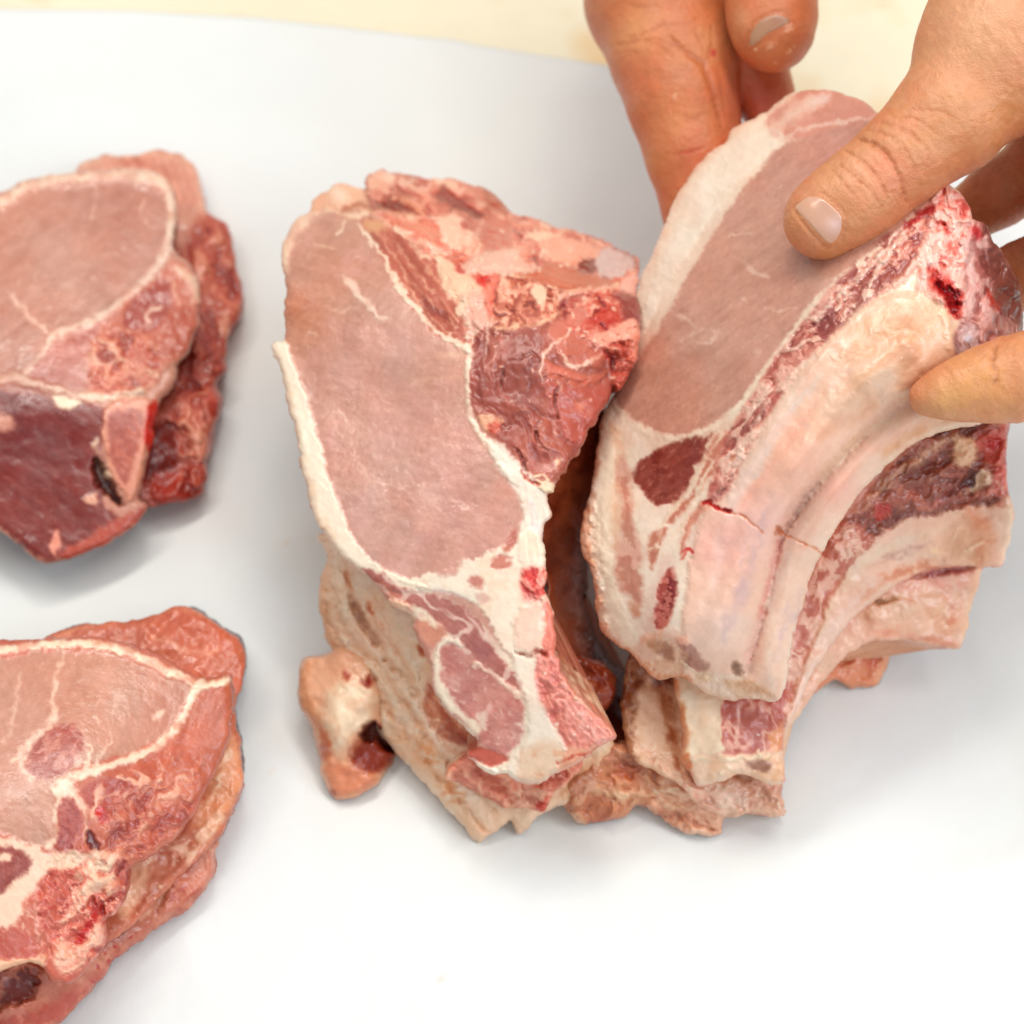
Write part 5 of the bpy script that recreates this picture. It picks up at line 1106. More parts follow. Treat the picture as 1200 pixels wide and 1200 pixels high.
    H.P(LM, (204, 144, 124), 4, 3, reg=cp); H.grain(LM, 80, .06, 5, 6); H.G(740, 650, 18, (188, 122, 106), .6); H.mottle(LM, (232, 190, 172), 16, .6, .5, .62)
    DM = [(742, 557), (749, 542), (772, 526), (800, 516), (822, 512), (834, 508), (828, 520), (824, 538), (815, 545), (812, 560), (804, 578), (794, 588), (786, 591), (768, 590), (756, 576), (745, 566)]
    H.P(DM, (150, 76, 64), 2.2, 2.2, reg=dk, h=-.4); H.grain(DM, -35, .07, 4, 4); H.mottle(DM, (124, 50, 42), 12, .7); H.flecks(DM, 30, (214, 150, 132), (3, 10), (1, 2), -35, 25, .7)
    # strips under the dark muscle
    for q in ([(824, 545), (834, 520), (850, 506), (852, 520), (838, 548), (822, 572), (804, 596), (790, 612), (778, 612), (792, 596), (810, 576)], [(762, 632), (776, 618), (782, 624), (774, 640), (764, 668), (760, 655)], [(800, 622), (806, 606), (822, 588), (826, 592), (812, 616), (804, 640), (798, 650)]):
        H.P(q, (198, 128, 106), 2.5, 2.5, reg=ic)
    H.L([(846, 508), (824, 545), (800, 582), (778, 614), (768, 640)], (4, 4, 3), (240, 216, 190), 1.8, 2.5, h=.3); H.L([(836, 540), (815, 580), (800, 620), (790, 655)], (5, 4, 5), (242, 220, 196), 2, 2.5, h=.3); H.L([(800, 614), (785, 630), (772, 642)], (5, 3), (242, 216, 190), 2, 3)
    MR = [(784, 667), (790, 668), (792, 690), (788, 712), (780, 734), (769, 736), (766, 720), (770, 700), (776, 680)]
    H.L([(782, 655), (772, 690), (764, 735), (770, 745)], (14, 20, 16), (236, 204, 186), 5, 3); H.P(MR, (170, 74, 64), 2.5, 2, reg=rib, h=-.5); H.P([(784, 676), (790, 682), (789, 700), (784, 720), (776, 725), (778, 705)], (116, 22, 20), 2.5, 2.5); H.mottle(MR, (216, 130, 116), 8, .8, .5, .62)
    H.P([(738, 706), (750, 708), (752, 720), (745, 724)], (210, 156, 130), 3, 2)
    # muscle band between eye and rib
    IB = [(858, 500), (882, 462), (906, 425), (934, 388), (956, 358), (980, 332), (1020, 305), (1060, 265), (1100, 225), (1104, 240), (1085, 290), (1060, 330), (1020, 352), (985, 378), (955, 410), (930, 445), (905, 480), (885, 515), (868, 548), (848, 585), (836, 592), (828, 590), (836, 560), (848, 525)]
    H.P(IB, (196, 116, 102), 3, 3, reg=ic); H.mottle(IB, (236, 192, 172), 12, .85, .5, .6); H.tissue(IB, [(140, 66, 60), (182, 100, 88), (214, 146, 130), (238, 198, 180)], 13, -48, 2.6, 1.2, .7); H.web(IB, (238, 196, 176), 18, .80, -45, 2.4, .85, h=.5); H.grain(IB, -45, .08, 4, 5, .3); H.mottle([(980, 332), (1100, 225), (1085, 290), (1020, 352), (955, 410)], (150, 72, 68), 15, .8, .48, .6)
    for q, w in (([(985, 345), (1010, 322), (1030, 300), (1050, 275)], (2, 5, 4)), ([(1015, 345), (1030, 315), (1045, 290), (1060, 270)], (3, 7, 5)), ([(940, 400), (975, 355), (1000, 330)], (2, 4, 2)), ([(860, 545), (880, 505), (900, 470)], (3, 5, 3)), ([(840, 580), (856, 545), (872, 520)], (3, 4, 2))):
        H.L(q, w, (238, 202, 184), 2, 3, h=.4)
    H.E(859, 535, 5, 4, 0, (206, 140, 116), 1.5); H.L([(852, 535), (858, 528), (867, 532), (866, 540)], 2.5, (244, 220, 204), 1.2, 1.5)
    # ribs: inner side of the piece
    R1 = [(1084, 341), (1100, 346), (1112, 365), (1120, 395), (1126, 432), (1105, 445), (1065, 465), (1020, 500), (985, 530), (950, 565), (925, 600), (912, 632), (900, 700), (880, 770), (868, 792), (848, 790), (825, 782), (805, 764), (800, 740), (804, 690), (812, 650), (822, 600), (835, 590), (850, 582), (870, 545), (890, 510), (910, 475), (935, 440), (960, 410), (990, 378), (1025, 352), (1060, 345)]
    H.P(R1, (238, 194, 170), 3, 2, reg=rib, h=1.0)
    R2_ = [(1190, 420), (1196, 460), (1184, 488), (1130, 500), (1082, 514), (1042, 544), (1012, 574), (986, 609), (964, 645), (946, 690), (931, 745), (922, 790), (916, 820), (895, 815), (880, 800), (872, 790), (884, 765), (902, 700), (914, 632), (928, 600), (953, 565), (988, 530), (1024, 500), (1068, 465), (1108, 445), (1150, 425)]
    H.P(R2_, (238, 196, 172), 3, 2, reg=rib2, h=.4)
    for q, w, hh in (([(1130, 442), (1085, 460), (1020, 505), (970, 556), (930, 605), (914, 640), (898, 710), (876, 785)], (8, 16, 16, 14, 10), -3.6), ([(975, 400), (930, 460), (895, 520), (862, 585)], (10, 16, 8), .9), ([(1060, 410), (1000, 455), (940, 530), (890, 610), (860, 690), (840, 750)], (26, 28, 28, 34), 2.2), ([(1110, 475), (1050, 505), (990, 565), (945, 640), (920, 720), (905, 790)], (14, 20, 18, 16), 1.9)):
        H.L(q, w, None, 9, 0, h=hh)
    H.G(1080, 385, 45, (226, 172, 132), .8); H.G(1020, 430, 45, (230, 188, 152), .6); H.G(1060, 360, 25, (218, 156, 116), .5); H.G(890, 610, 50, (244, 194, 186), .7); H.G(950, 520, 40, (240, 186, 162), .5); H.G(845, 640, 42, (244, 184, 174), .75); H.G(840, 730, 40, (244, 212, 200), .6); H.G(930, 560, 45, (240, 180, 158), .5); H.G(1030, 390, 40, (230, 176, 132), .5); H.G(1095, 440, 35, (228, 160, 118), .6); H.G(985, 575, 28, (242, 180, 166), .6)
    H.L([(940, 445), (905, 500), (880, 545), (858, 585)], (8, 14, 12), (238, 218, 200), 5, 2.5, alpha=.7); H.L([(960, 440), (915, 500), (885, 560)], (3, 6, 3), (222, 208, 198), 4, 3, alpha=.8)
    H.L([(1010, 420), (960, 470), (915, 530), (870, 590)], (5, 8, 5), (236, 172, 150), 6, 2, alpha=.7); H.L([(1110, 400), (1060, 450), (1000, 495)], (10, 16, 8), (224, 156, 122), 8, 3, alpha=.6)
    H.L([(1088, 344), (1104, 360), (1112, 395), (1122, 430)], (6, 9, 10, 8), (240, 202, 166), 3, 2, h=.8); H.L([(1075, 342), (1040, 352), (1000, 372)], (5, 8, 5), (240, 204, 178), 3, 3)
    H.flecks([(1000, 380), (1100, 350), (1115, 430), (1020, 480), (960, 460)], 30, (246, 200, 172), (3, 10), (1.2, 3), 20, 60, .8, h=.5); H.P([(986, 398), (998, 394), (996, 406), (984, 408)], (248, 204, 178), 1.8, 2, .8)
    H.mottle([(1000, 420), (1100, 350), (1115, 430), (1020, 480)], (222, 172, 136), 22, .5); H.tissue([(1000, 400), (1090, 350), (1118, 430), (1010, 490), (940, 520)], [(216, 160, 128), (228, 180, 148), (238, 200, 172), (244, 212, 190)], 24, -45, 2.5, .3, .5, .3)
    H.L([(1090, 455), (1020, 503), (968, 558), (928, 606), (912, 642), (896, 710), (876, 780)], (10, 18, 16, 14, 12), (218, 166, 152), 6, 2, alpha=.55)  # shade of the groove put into the colour to bring out the ribs
    H.L([(925, 480), (885, 540), (858, 590), (842, 640), (838, 690)], (8, 14, 14, 10), (244, 208, 196), 5, 2, alpha=.6)  # painted highlight along the rib's left side
    # mauve vessels and streaks on the membrane
    for q, w in (([(884, 640), (878, 668), (868, 700), (856, 735)], (3, 12, 16, 8)), ([(905, 580), (896, 610), (890, 640)], (2, 5, 3)), ([(925, 705), (918, 740), (908, 775)], (3, 8, 4)), ([(940, 690), (930, 725)], (2, 4)), ([(850, 720), (846, 750)], (3, 5))):
        H.L(q, w, (206, 172, 172), 4, 3, alpha=.75)
    H.L([(880, 612), (872, 650), (868, 690)], (2, 4, 2), (210, 180, 180), 2.5, 3, alpha=.5)
    H.L([(1012, 512), (985, 538), (958, 568), (938, 596), (926, 622)], (4, 10, 8, 4), (206, 170, 152), 4, 2.5, h=-1.2, alpha=.7); H.P([(1000, 505), (1040, 488), (1085, 470), (1130, 462), (1090, 482), (1040, 502), (1000, 530), (970, 560), (960, 555)], (228, 192, 160), 6, 3, alpha=.6)
    H.L([(958, 566), (935, 600), (918, 630), (912, 648)], (3, 5, 3), (186, 138, 124), 2, 3, alpha=.7, h=-.8); H.P([(910, 618), (916, 620), (916, 628), (908, 626)], (186, 116, 86), 2, 2, h=-1)
    H.L([(914, 635), (900, 690), (888, 740), (876, 775)], (4, 5, 4), (222, 150, 140), 3, 2, h=-1.4, alpha=.8); H.L([(1060, 500), (1010, 540), (970, 590), (940, 640)], (6, 8, 6), (232, 164, 140), 6, 2.5, alpha=.6); H.L([(1170, 478), (1100, 495), (1040, 530)], (8, 16, 10), (222, 152, 100), 7, 2, alpha=.7)
    H.L([(1180, 486), (1085, 510), (1014, 570), (966, 642), (934, 742), (918, 815)], (4, 6, 6, 6, 5), (242, 206, 178), 3, 2, alpha=.9)
    H.L([(908, 815), (900, 760), (910, 700), (925, 650)], (3, 8, 6), (244, 220, 204), 5, 3, alpha=.7); H.L([(866, 790), (880, 760), (892, 720)], (3, 6, 3), (246, 216, 200), 4, 2, alpha=.8)
    H.grain(R1, -55, .025, 4, 9); H.grain(R2_, -55, .025, 4, 9); H.lumps(R1, 40, .9)
    # crack
    H.L([(822, 590), (830, 588), (836, 592), (845, 597), (855, 600)], (2, 4, 3, 4), (200, 30, 24), 1.3, 1.5, h=-1.2); H.E(852, 598, 4, 2.2, 20, (130, 12, 14), 1.2, 1)
    H.L([(855, 600), (875, 608), (886, 618), (894, 624)], (1.5, 2.4, 2), (222, 140, 108), 1.3, 1.5, h=-.5); H.L([(916, 625), (935, 634), (952, 641), (964, 650)], (2, 2, 3), (216, 130, 92), 1.4, 1.5, h=-.5)
    H.L([(800, 648), (805, 642), (812, 646)], 3, (206, 50, 46), 1.3, 2); H.L([(800, 655), (806, 644)], 2.5, (196, 60, 50), 1.3, 2); H.L([(830, 592), (812, 606), (806, 630)], (3, 5, 3), (222, 150, 124), 2.5, 3, alpha=.8)
    # spine end with blood, upper right
    SPN = [(1080, 290), (1092, 250), (1096, 225), (1112, 218), (1136, 240), (1142, 258), (1136, 290), (1132, 330), (1130, 370), (1110, 360), (1088, 342), (1075, 335)]
    H.P(SPN, (244, 178, 162), 4, 3, reg=sp, h=1.2); H.tissue(SPN, [(190, 60, 56), (232, 130, 116), (244, 172, 156), (248, 200, 184), (250, 220, 206)], 12, 80, 1.6, 1.8, .75); H.lumps(SPN, 14, 1.6); H.mottle(SPN, (236, 130, 116), 11, .7, .52, .64); H.mottle(SPN, (248, 214, 200), 13, .7, .52, .62)
    H.L([(1096, 258), (1106, 262), (1113, 274)], (2, 4, 2), (206, 70, 60), 1.4, 2, h=-.8); H.L([(1112, 284), (1118, 296)], 3, (222, 90, 80), 1.4, 2); H.P([(1082, 246), (1096, 240), (1092, 250), (1070, 262), (1060, 264)], (176, 44, 50), 3, 2.5)
    H.P([(1088, 320), (1096, 316), (1112, 326), (1128, 344), (1130, 362), (1120, 372), (1108, 352), (1094, 338)], (196, 48, 40), 4, 4, h=-1, alpha=.85); H.P([(1096, 328), (1112, 338), (1124, 352), (1116, 366), (1108, 352)], (134, 12, 18), 2.5, 3, h=-2.5); H.L([(1112, 336), (1124, 346)], 5, (120, 14, 20), 2, 2, h=-1)
    RS = [(1140, 258), (1158, 264), (1168, 286), (1186, 310), (1196, 340), (1199, 420), (1180, 424), (1160, 420), (1140, 428), (1126, 430), (1118, 395), (1130, 370), (1132, 320)]
    H.P(RS, (206, 146, 138), 3, 3, reg=sp); H.tissue(RS, [(110, 52, 48), (160, 92, 86), (204, 140, 130), (226, 180, 172)], 16, 80, 2.4, 1.6, .7); H.web(RS, (234, 190, 180), 20, .8, 80, 2, .8, h=.6); H.grain(RS, 80, .08, 5, 6, .4)
    H.P([(1160, 275), (1172, 290), (1188, 315), (1198, 345), (1199, 400), (1182, 395), (1168, 360), (1158, 320)], (138, 84, 76), 5, 3); H.L([(1158, 340), (1166, 360), (1172, 368)], (5, 7, 4), (184, 52, 44), 3, 3); H.P([(1140, 262), (1150, 270), (1146, 282), (1138, 275)], (196, 66, 70), 3, 2)
    H.L([(1134, 290), (1138, 330), (1134, 370), (1130, 400)], (8, 10, 8), (222, 186, 180), 5, 3, alpha=.8); H.P([(1122, 390), (1138, 380), (1150, 395), (1146, 420), (1130, 425)], (226, 192, 190), 5, 3); H.E(1136, 396, 5, 3, 0, (206, 204, 216), 2.5)
    H.P([(1168, 372), (1192, 378), (1196, 400), (1175, 402)], (190, 136, 128), 4, 3); H.flecks(RS, 24, (240, 204, 194), (5, 16), (1.2, 3), 75, 25, .6, h=.4)
    # cut lower end
    EN = [(750, 752), (765, 744), (785, 744), (800, 756), (818, 776), (838, 790), (860, 794), (880, 798), (900, 812), (908, 820), (880, 820), (850, 824), (820, 808), (800, 796), (786, 797), (770, 799), (752, 782), (738, 766)]
    H.P(EN, (238, 204, 180), 3, 3, reg=en); H.P([(756, 745), (768, 748), (784, 758), (792, 772), (782, 774), (768, 764)], (176, 128, 104), 3, 3); H.P([(794, 748), (806, 752), (818, 768), (834, 784), (822, 790), (806, 782), (796, 770)], (176, 122, 104), 3, 3); H.P([(858, 778), (866, 776), (872, 788), (862, 792)], (140, 96, 70), 3, 2, h=-1); H.P([(850, 800), (870, 796), (890, 804), (904, 812), (880, 814)], (208, 158, 122), 4, 3)
    H.L([(738, 764), (752, 778), (770, 794), (790, 795), (810, 798)], (6, 9, 7), (216, 146, 112), 3, 4, h=.6); H.L([(752, 750), (775, 742), (792, 742), (802, 752)], (4, 8, 8), (242, 182, 158), 3, 3, h=.6); H.L([(800, 776), (820, 790), (840, 798)], (2, 3, 2), (244, 226, 192), 1.5, 3, h=.4); H.mottle(EN, (216, 170, 132), 12, .5); H.lumps(EN, 12, 1.5)
    H.crumbs([(740, 765), (800, 790), (850, 815), (760, 790)], 14, (240, 190, 160), (1.2, 3), .8); H.crumbs([(684, 590), (694, 590), (708, 735), (698, 735)], 14, (240, 190, 160), (1.5, 3), .8)
    H.build("pork_chop", "thick two rib chop held up by the hands, smooth membrane over its curved ribs", thick=4.2, wdir=(.05, .62, -.72), inset=.22, rings=9, sidecol=(206, 132, 104), fat_side=(236, 206, 176))
right_stack(); lifted_piece()
# ================================================================== hands
def smin(a, b, k):
    h = np.clip(0.5 + 0.5 * (b - a) / k, 0, 1)
    return b * (1 - h) + a * h - k * h * (1 - h)

class Hand:
    """chains of (px, py, z cm, radius px) joints, blended into one continuous skin"""
    def __init__(s, chains, kin=0.006, kout=0.003):
        s.ch = []
        for c in chains:
            pts = []
            for (px, py, z, r) in c:
                p = at(np.array(px), np.array(py), z * 0.01)
                pts.append((p, r / FPX * ((p - CAM) @ FW)))
            s.ch.append(pts)
        s.kin, s.kout = kin, kout
    def sdf(s, P):
        out = None
        for pts in s.ch:
            d = None
            for (a, ra), (b, rb) in zip(pts[:-1], pts[1:]):
                ab = b - a
                t = np.clip(((P - a) @ ab) / (ab @ ab), 0, 1)
                q = np.linalg.norm(P - a - t[:, None] * ab, axis=1) - (ra + (rb - ra) * (t * t * (3 - 2 * t) * .5 + t * .5))
                d = q if d is None else smin(d, q, s.kin)
            out = d if out is None else smin(out, d, s.kout)
        return out
    def mesh(s, res=0.0009):
        A = np.array([p for c in s.ch for p, r in c]); R = np.array([r for c in s.ch for p, r in c])
        lo = (A - R[:, None]).min(0) - 4 * res; hi = (A + R[:, None]).max(0) + 4 * res
        n = np.ceil((hi - lo) / res).astype(int) + 1
        ax = [lo[i] + np.arange(n[i]) * res for i in range(3)]
        k4 = 4
        m4 = n // k4 + 2
        G4 = np.stack(np.meshgrid(*[lo[i] + (np.arange(m4[i]) * k4 + 1.5) * res for i in range(3)], indexing='ij'), -1)
        c4 = s.sdf(G4.reshape(-1, 3)).reshape(m4)
        f = c4.repeat(k4, 0).repeat(k4, 1).repeat(k4, 2)[:n[0], :n[1], :n[2]].astype(np.float32)
        near = np.argwhere(np.abs(f) < res * k4 * 1.6)
        f[near[:, 0], near[:, 1], near[:, 2]] = s.sdf(lo + near * res)
        neg = f < 0
        cs = [neg[dx:n[0] - 1 + dx, dy:n[1] - 1 + dy, dz:n[2] - 1 + dz] for dx in (0, 1) for dy in (0, 1) for dz in (0, 1)]
        cnt = sum(c.astype(int) for c in cs)
        act = (cnt > 0) & (cnt < 8)
        ci = np.argwhere(act)
        idx = np.full(act.shape, -1); idx[act] = np.arange(len(ci))
        acc = np.zeros((len(ci), 3)); num = np.zeros(len(ci))
        corners = [(dx, dy, dz) for dx in (0, 1) for dy in (0, 1) for dz in (0, 1)]
        for a in corners:
            for k in range(3):
                if a[k] == 0:
                    b = list(a); b[k] = 1
                    fa = f[ci[:, 0] + a[0], ci[:, 1] + a[1], ci[:, 2] + a[2]]; fb = f[ci[:, 0] + b[0], ci[:, 1] + b[1], ci[:, 2] + b[2]]
                    m = (fa < 0) != (fb < 0)
                    t = np.where(m, fa / np.where(fa == fb, 1, fa - fb), 0)
                    p = np.array(a, float)[None] + np.zeros((len(ci), 3)); p[:, k] += t
                    acc += p * m[:, None]; num += m
        V = lo + (ci + acc / num[:, None]) * res
        quads = []
        for k in range(3):
            u, v = (k + 1) % 3, (k + 2) % 3
            sl0 = [slice(None)] * 3; sl1 = [slice(None)] * 3
            sl0[k] = slice(0, -1); sl1[k] = slice(1, None)
            d = neg[tuple(sl0)].astype(int) - neg[tuple(sl1)].astype(int)
            e = np.argwhere(d != 0)
            e = e[(e[:, u] > 0) & (e[:, v] > 0) & (e[:, u] < n[u] - 1) & (e[:, v] < n[v] - 1)]
            sgn = d[e[:, 0], e[:, 1], e[:, 2]]
            def cid(du, dv):
                c = e.copy(); c[:, u] -= du; c[:, v] -= dv
                return idx[c[:, 0], c[:, 1], c[:, 2]]
            q = np.stack([cid(1, 1), cid(0, 1), cid(0, 0), cid(1, 0)], 1)
            q[sgn < 0] = q[sgn < 0][:, ::-1]
            quads.append(q)
        return V, np.vstack(quads)
    def hit(s, px, py, t0=0.45, t1=0.95):
        d = ray(px, py); l = np.linalg.norm(d, axis=1); t = np.full(len(d), t0)
        for _ in range(60):
            q = s.sdf(CAM + d * t[:, None])
            t = np.minimum(t + np.maximum(q, -0.002) / l * 0.9, t1)
        return CAM + d * t[:, None]

class Skin(Meat):
    softk = 1.25; vary = 0.0
    def __init__(s, V, nrm, base, seed):
        s.x, s.y, t = to_px(V)
        s.c = np.tile(np.asarray(base, float) / 255, (len(V), 1)); s.h = np.zeros(len(V)); s.reg = np.zeros(len(V), int)
        s.seed = seed; s._k = seed * 7
        v = CAM - V; v /= np.linalg.norm(v, axis=1, keepdims=True)
        s.face = sstep(-.05, .25, (v * nrm).sum(1))
    def _apply(s, ids, m, color, h, alpha=1.0):
        Meat._apply(s, ids, m * s.face[ids], color, h, alpha)

def make_hand(chains, base, label, paint, nail_poly, nail_paint, nail_col, seed, res=0.0006, kout=0.003):
    hd = Hand(chains, kout=kout)
    V, F = hd.mesh(res)
    nrm = vert_normals(V, F)
    s = Skin(V, nrm, base, seed)
    s.mottle(None, np.asarray(base) * [1.04, .88, .82], 26, .35); s.mottle(None, np.minimum(np.asarray(base) * [1.06, 1.08, 1.1], 250), 34, .35)
    s.mottle(None, np.asarray(base) * [1.06, .92, .98], 44, .4); s.mottle(None, np.asarray(base) * [.9, .82, .76], 20, .25, .5, .7)
    paint(s)
    s.h += (fbm(s.x, s.y, 14, seed + 3, 3) - .5) * .25
    V = V + nrm * (s.h * .001)[:, None]
    nrm = vert_normals(V, F)
    base_pt = np.array([V[:, 0].mean(), V[:, 1].mean(), V[:, 2].min()])
    root = thing("hand", label, "hand", base_pt)
    mesh_obj("skin", V, F, MAT['skin'], root, base_pt, lin(np.clip(s.c, .02, .97)))
    N_ = Meat(nail_poly, [(0, 0, 10), (100, 0, 10), (0, 100, 10)], nail_col, step=1.0, jag=.3, seed=seed)
    nail_paint(N_)
    P = hd.hit(N_.x, N_.y)
    vd = P - CAM; vd /= np.linalg.norm(vd, axis=1, keepdims=True)
    q = np.clip(1 - N_.sd / 4.5, 0, 1)
    P = P - vd * ((0.22 - 0.9 * q ** 3 + N_.h) * .001)[:, None]
    mesh_obj("thumbnail", P, N_.F, MAT['nail'], root, base_pt, lin(np.clip(N_.c, .02, .97)))
    return root

def right_hand():
    ch = [
        [(962, 260, 14.1, 41), (972, 252, 14.2, 44), (1006, 230, 14.5, 49), (1034, 206, 14.8, 48), (1066, 178, 15.2, 52), (1112, 138, 15.6, 64), (1172, 62, 16.2, 96), (1215, -40, 16.8, 112), (1260, -160, 17, 110)],
        [(1172, 62, 15.8, 90), (1275, 60, 15.0, 105), (1320, 180, 14.6, 92), (1330, 320, 14.2, 84), (1320, 410, 13.6, 70)],  # palm out of view, its bulk shaped to keep light off the fingers
        [(1250, 120, 13.0, 52), (1228, 190, 12.0, 44), (1172, 226, 11.0, 35), (1118, 262, 10.0, 33)],
        [(1300, 230, 12.5, 50), (1252, 300, 11.3, 42), (1200, 322, 10.4, 36), (1150, 345, 9.4, 33)],
        [(1084, 466, 13.05, 17), (1102, 462, 13.15, 23), (1128, 456, 13.25, 30), (1150, 451, 13.3, 35), (1166, 449, 13.3, 33), (1184, 445, 13.3, 45), (1230, 432, 13.2, 46), (1290, 400, 13.0, 52), (1310, 330, 13.2, 60)],
    ]
    def paint(s):
        s.G(1140, 30, 90, (228, 176, 138), .6); s.G(1120, 120, 60, (212, 146, 98), .5); s.G(1000, 200, 40, (222, 158, 116), .5); s.G(960, 290, 30, (204, 130, 74), .6); s.G(1180, 130, 40, (208, 136, 78), .6)  # pale hand back: highlight put into the skin colour
        s.G(1050, 200, 30, (212, 130, 92), .5); s.G(935, 270, 24, (216, 140, 92), .5); s.G(1150, 450, 50, (214, 150, 86), .8); s.G(1110, 465, 30, (226, 170, 110), .7)
        cr = (176, 92, 50)
        for q, w, h in (([(990, 176), (1004, 184), (1018, 196), (1032, 214), (1040, 232)], (1, 3.5, 1), -.55), ([(1004, 162), (1022, 168), (1038, 180), (1048, 196), (1056, 214), (1062, 236)], (1, 4.5, 3, 1), -.75),
                        ([(984, 192), (1000, 206), (1014, 218), (1024, 224)], (.6, 2.6, .6), -.35), ([(1030, 142), (1052, 148), (1072, 160), (1086, 176), (1092, 192)], (.6, 2.6, .6), -.35), ([(1016, 152), (1042, 160), (1062, 176), (1072, 200)], (.6, 2.4, .6), -.3),
                        ([(1054, 136), (1074, 140), (1092, 152)], (.5, 2, .5), -.25), ([(1068, 128), (1100, 130), (1124, 140)], (.5, 2, .5), -.2), ([(976, 200), (990, 216), (1000, 228)], (.5, 1.8, .5), -.22), ([(1045, 225), (1052, 240)], 2, -.25), ([(1024, 226), (1034, 242)], 2, -.2)):
            s.L(q, tuple(v * 1.3 for v in w) if isinstance(w, tuple) else w * 1.3, cr, 2.0, .8, 12, h=h * 2.3, alpha=.5)
        for q in ([(1010, 172), (1030, 186), (1044, 208)], [(1040, 160), (1062, 172), (1076, 192)], [(996, 188), (1014, 206), (1026, 220)]):
            s.L(q, (2, 6, 2), (226, 164, 122), 4, 1, h=.4, alpha=.5)
        s.L([(929, 246), (934, 239), (948, 228), (962, 227), (978, 238), (990, 252), (990, 268), (984, 284), (975, 291), (964, 287), (950, 272), (938, 258), (929, 246)], (3, 3, 3), (206, 132, 88), 1.8, 1, h=-.5, alpha=.7)
        s.L([(1166, 408), (1162, 424), (1168, 440), (1164, 452)], (4, 3, 1), (168, 92, 48), 3, .8, 12, h=-1.6, alpha=.6); s.L([(1190, 402), (1186, 430)], 2, (190, 120, 66), 2, 1.5, h=-.3, alpha=.6)
        for k in range(26):
            a = 1075 + k * 5.2; b = 30 + (k * 37) % 110
            s.L([(a, b), (a + 8, b + 10), (a + 18, b + 14)], (.4, 1.4, .4), (206, 146, 104), 1.2, 2, h=-.12, alpha=.35)
        s.grain(None, 50, .025, 4, 4, .08); s.G(1035, 195, 26, (222, 128, 96), .5); s.G(945, 285, 22, (226, 140, 100), .6); s.mottle(None, (216, 150, 112), 12, .35)
    def npaint(n):
        n.G(948, 240, 12, (214, 162, 130), .8); n.G(980, 264, 13, (222, 184, 176), .8); n.G(965, 245, 12, (196, 152, 130), .6)  # pale mauve spot on the nail is a painted highlight
        n.L([(932, 245), (945, 260), (960, 276), (974, 286)], 4, (222, 176, 140), 2, 1)
        n.lumps(None, 20, .08)
    make_hand(ch, (204, 136, 90), "bare hand at the upper right pressing its thumb on the lifted chop", paint,
              [(932, 244), (938, 236), (948, 230), (961, 230), (976, 240), (987, 252), (988, 265), (983, 279), (976, 287), (967, 284), (954, 270), (941, 256)], npaint, (212, 162, 136), 61)

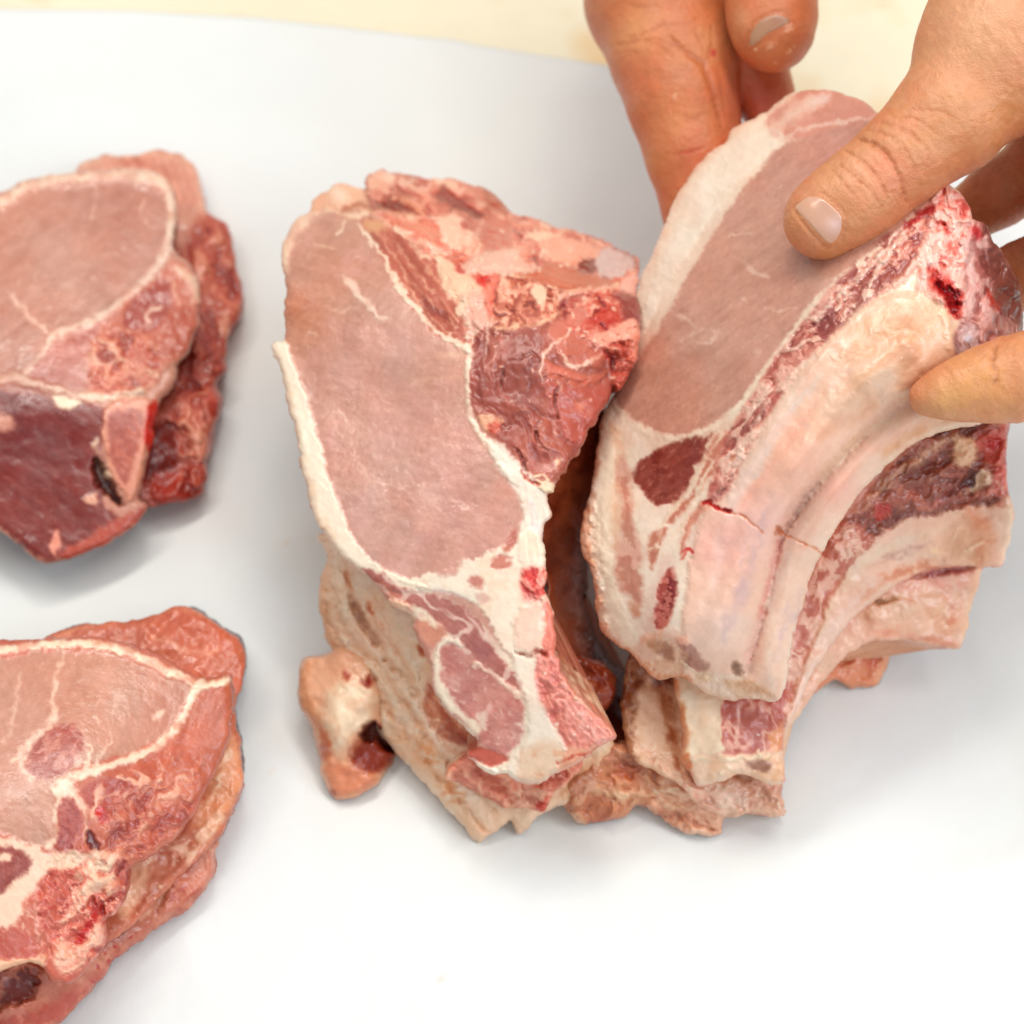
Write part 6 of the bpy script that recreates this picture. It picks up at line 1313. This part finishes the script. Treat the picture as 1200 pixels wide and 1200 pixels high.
def left_hand():
    ch = [
        [(815, -220, 11.6, 140), (790, -100, 11.0, 112), (774, 0, 10.4, 85), (788, 66, 10.0, 70), (799, 120, 9.6, 60), (812, 180, 8.9, 52), (826, 240, 8.1, 47), (838, 300, 7.4, 42), (846, 340, 7.0, 36)],
        [(815, -220, 11.6, 120), (835, -90, 10.8, 40), (834, 10, 10.6, 27), (838, 70, 10.3, 22), (844, 130, 9.6, 17), (858, 190, 8.9, 18), (872, 250, 8.2, 18)],
        [(815, -220, 12.2, 110), (872, -140, 12.4, 66), (896, -70, 12.4, 54), (903, -10, 12.3, 49), (905, 22, 12.2, 48), (906, 40, 12.1, 44)],
        [(860, -140, 10.5, 70), (868, 0, 10.0, 46), (880, 68, 9.6, 40), (897, 112, 9.2, 30), (905, 150, 8.9, 26)],
    ]
    def paint(s):
        s.G(745, 40, 40, (226, 158, 104), .7); s.G(790, 140, 36, (222, 142, 92), .6); s.G(800, 20, 30, (196, 104, 58), .5); s.G(835, 50, 26, (226, 158, 112), .6); s.G(820, 190, 36, (206, 104, 66), .7); s.G(765, 190, 18, (206, 136, 74), .6); s.G(890, 120, 40, (196, 82, 62), .75)  # red patch on the rear finger: shadow put into the skin colour
        s.G(905, 75, 26, (218, 128, 78), .7); s.G(870, 20, 16, (222, 158, 112), .6)
        cr = (160, 74, 36)
        for q, w, h in (([(786, 44), (800, 58), (812, 66), (824, 76), (832, 96), (838, 120), (846, 148)], (2, 5, 5, 3), -1.2), ([(738, 44), (756, 38), (776, 30), (800, 28), (812, 24)], (.6, 2.4, .8), -.4), ([(724, 52), (746, 48), (770, 46), (792, 54)], (.6, 2, .6), -.3),
                        ([(736, 4), (756, 8), (776, 4)], (.5, 2, .5), -.25), ([(780, 92), (800, 90), (815, 94)], (.4, 1.6, .4), -.2), ([(800, 134), (812, 138), (824, 132)], (.4, 1.8, .4), -.25), ([(790, 180), (808, 178), (826, 172)], (.5, 2.6, .8), -.5),
                        ([(826, 76), (832, 60), (834, 30)], (1, 2.4, 1), -.5), ([(842, 84), (846, 110), (850, 140)], (.6, 2, .6), -.4), ([(814, 20), (816, 40), (824, 60)], (.6, 2, .6), -.3), ([(722, 64), (736, 60), (748, 62)], (.4, 1.6, .4), -.2)):
            s.L(q, tuple(v * 1.5 for v in w), cr, 2.2, .8, 12, h=h * 1.4, alpha=.35)
        s.L([(790, 180), (808, 178), (826, 173)], (.5, 2.4, .8), (200, 62, 46), 1.4, 1.5, alpha=.7)
        s.P([(834, 58), (839, 60), (837, 68), (832, 66)], (190, 70, 60), 1.5, 1.5, alpha=.8); s.E(791, 113, 2.2, 4, 10, (232, 176, 144), 1.6, 1, .4, alpha=.7)
        for k in range(30):
            a = 712 + (k * 53) % 110; b = 4 + k * 6.5
            s.L([(a, b), (a + 9, b - 2), (a + 20, b + 1)], (.3, 1.2, .3), (188, 106, 62), 1.1, 2, h=-.1, alpha=.3)
        s.L([(874, 58), (876, 40), (884, 26), (898, 17), (914, 14), (928, 18)], (2.5, 3, 2.5), (186, 110, 66), 1.6, 1, h=-.45, alpha=.7)
        s.L([(878, 60), (894, 50), (910, 40), (924, 33)], (2, 3, 2), (196, 110, 62), 1.5, 1, h=-.3, alpha=.6)
        s.P([(898, 54), (904, 50), (907, 54), (900, 60)], (228, 168, 130), 1.6, 1.5, .4, alpha=.7); s.P([(918, 33), (926, 26), (930, 34), (922, 38)], (230, 168, 138), 1.6, 1.5, .5, alpha=.8); s.E(886, 58, 2, 1.5, 0, (240, 190, 150), 1, 1, .3)
        s.crumbs([(880, 55), (935, 45), (930, 75), (895, 78)], 6, (240, 186, 146), (1, 2), .25)
    def npaint(n):
        n.G(915, 22, 14, (170, 120, 98), .7); n.G(884, 42, 12, (186, 142, 104), .6); n.L([(880, 54), (895, 44), (912, 35), (924, 28)], 3, (196, 164, 126), 1.5, 1); n.L([(878, 50), (878, 40), (884, 30)], 2, (120, 76, 50), 1.2, 1, alpha=.6)
    make_hand(ch, (196, 116, 70), "bare hand at the upper middle behind the lifted chop, thumb hanging above it", paint,
              [(877, 56), (878, 42), (885, 28), (898, 19), (912, 16), (925, 20), (926, 27), (912, 35), (896, 44), (884, 54)], npaint, (178, 132, 102), 62)
right_hand(); left_hand()
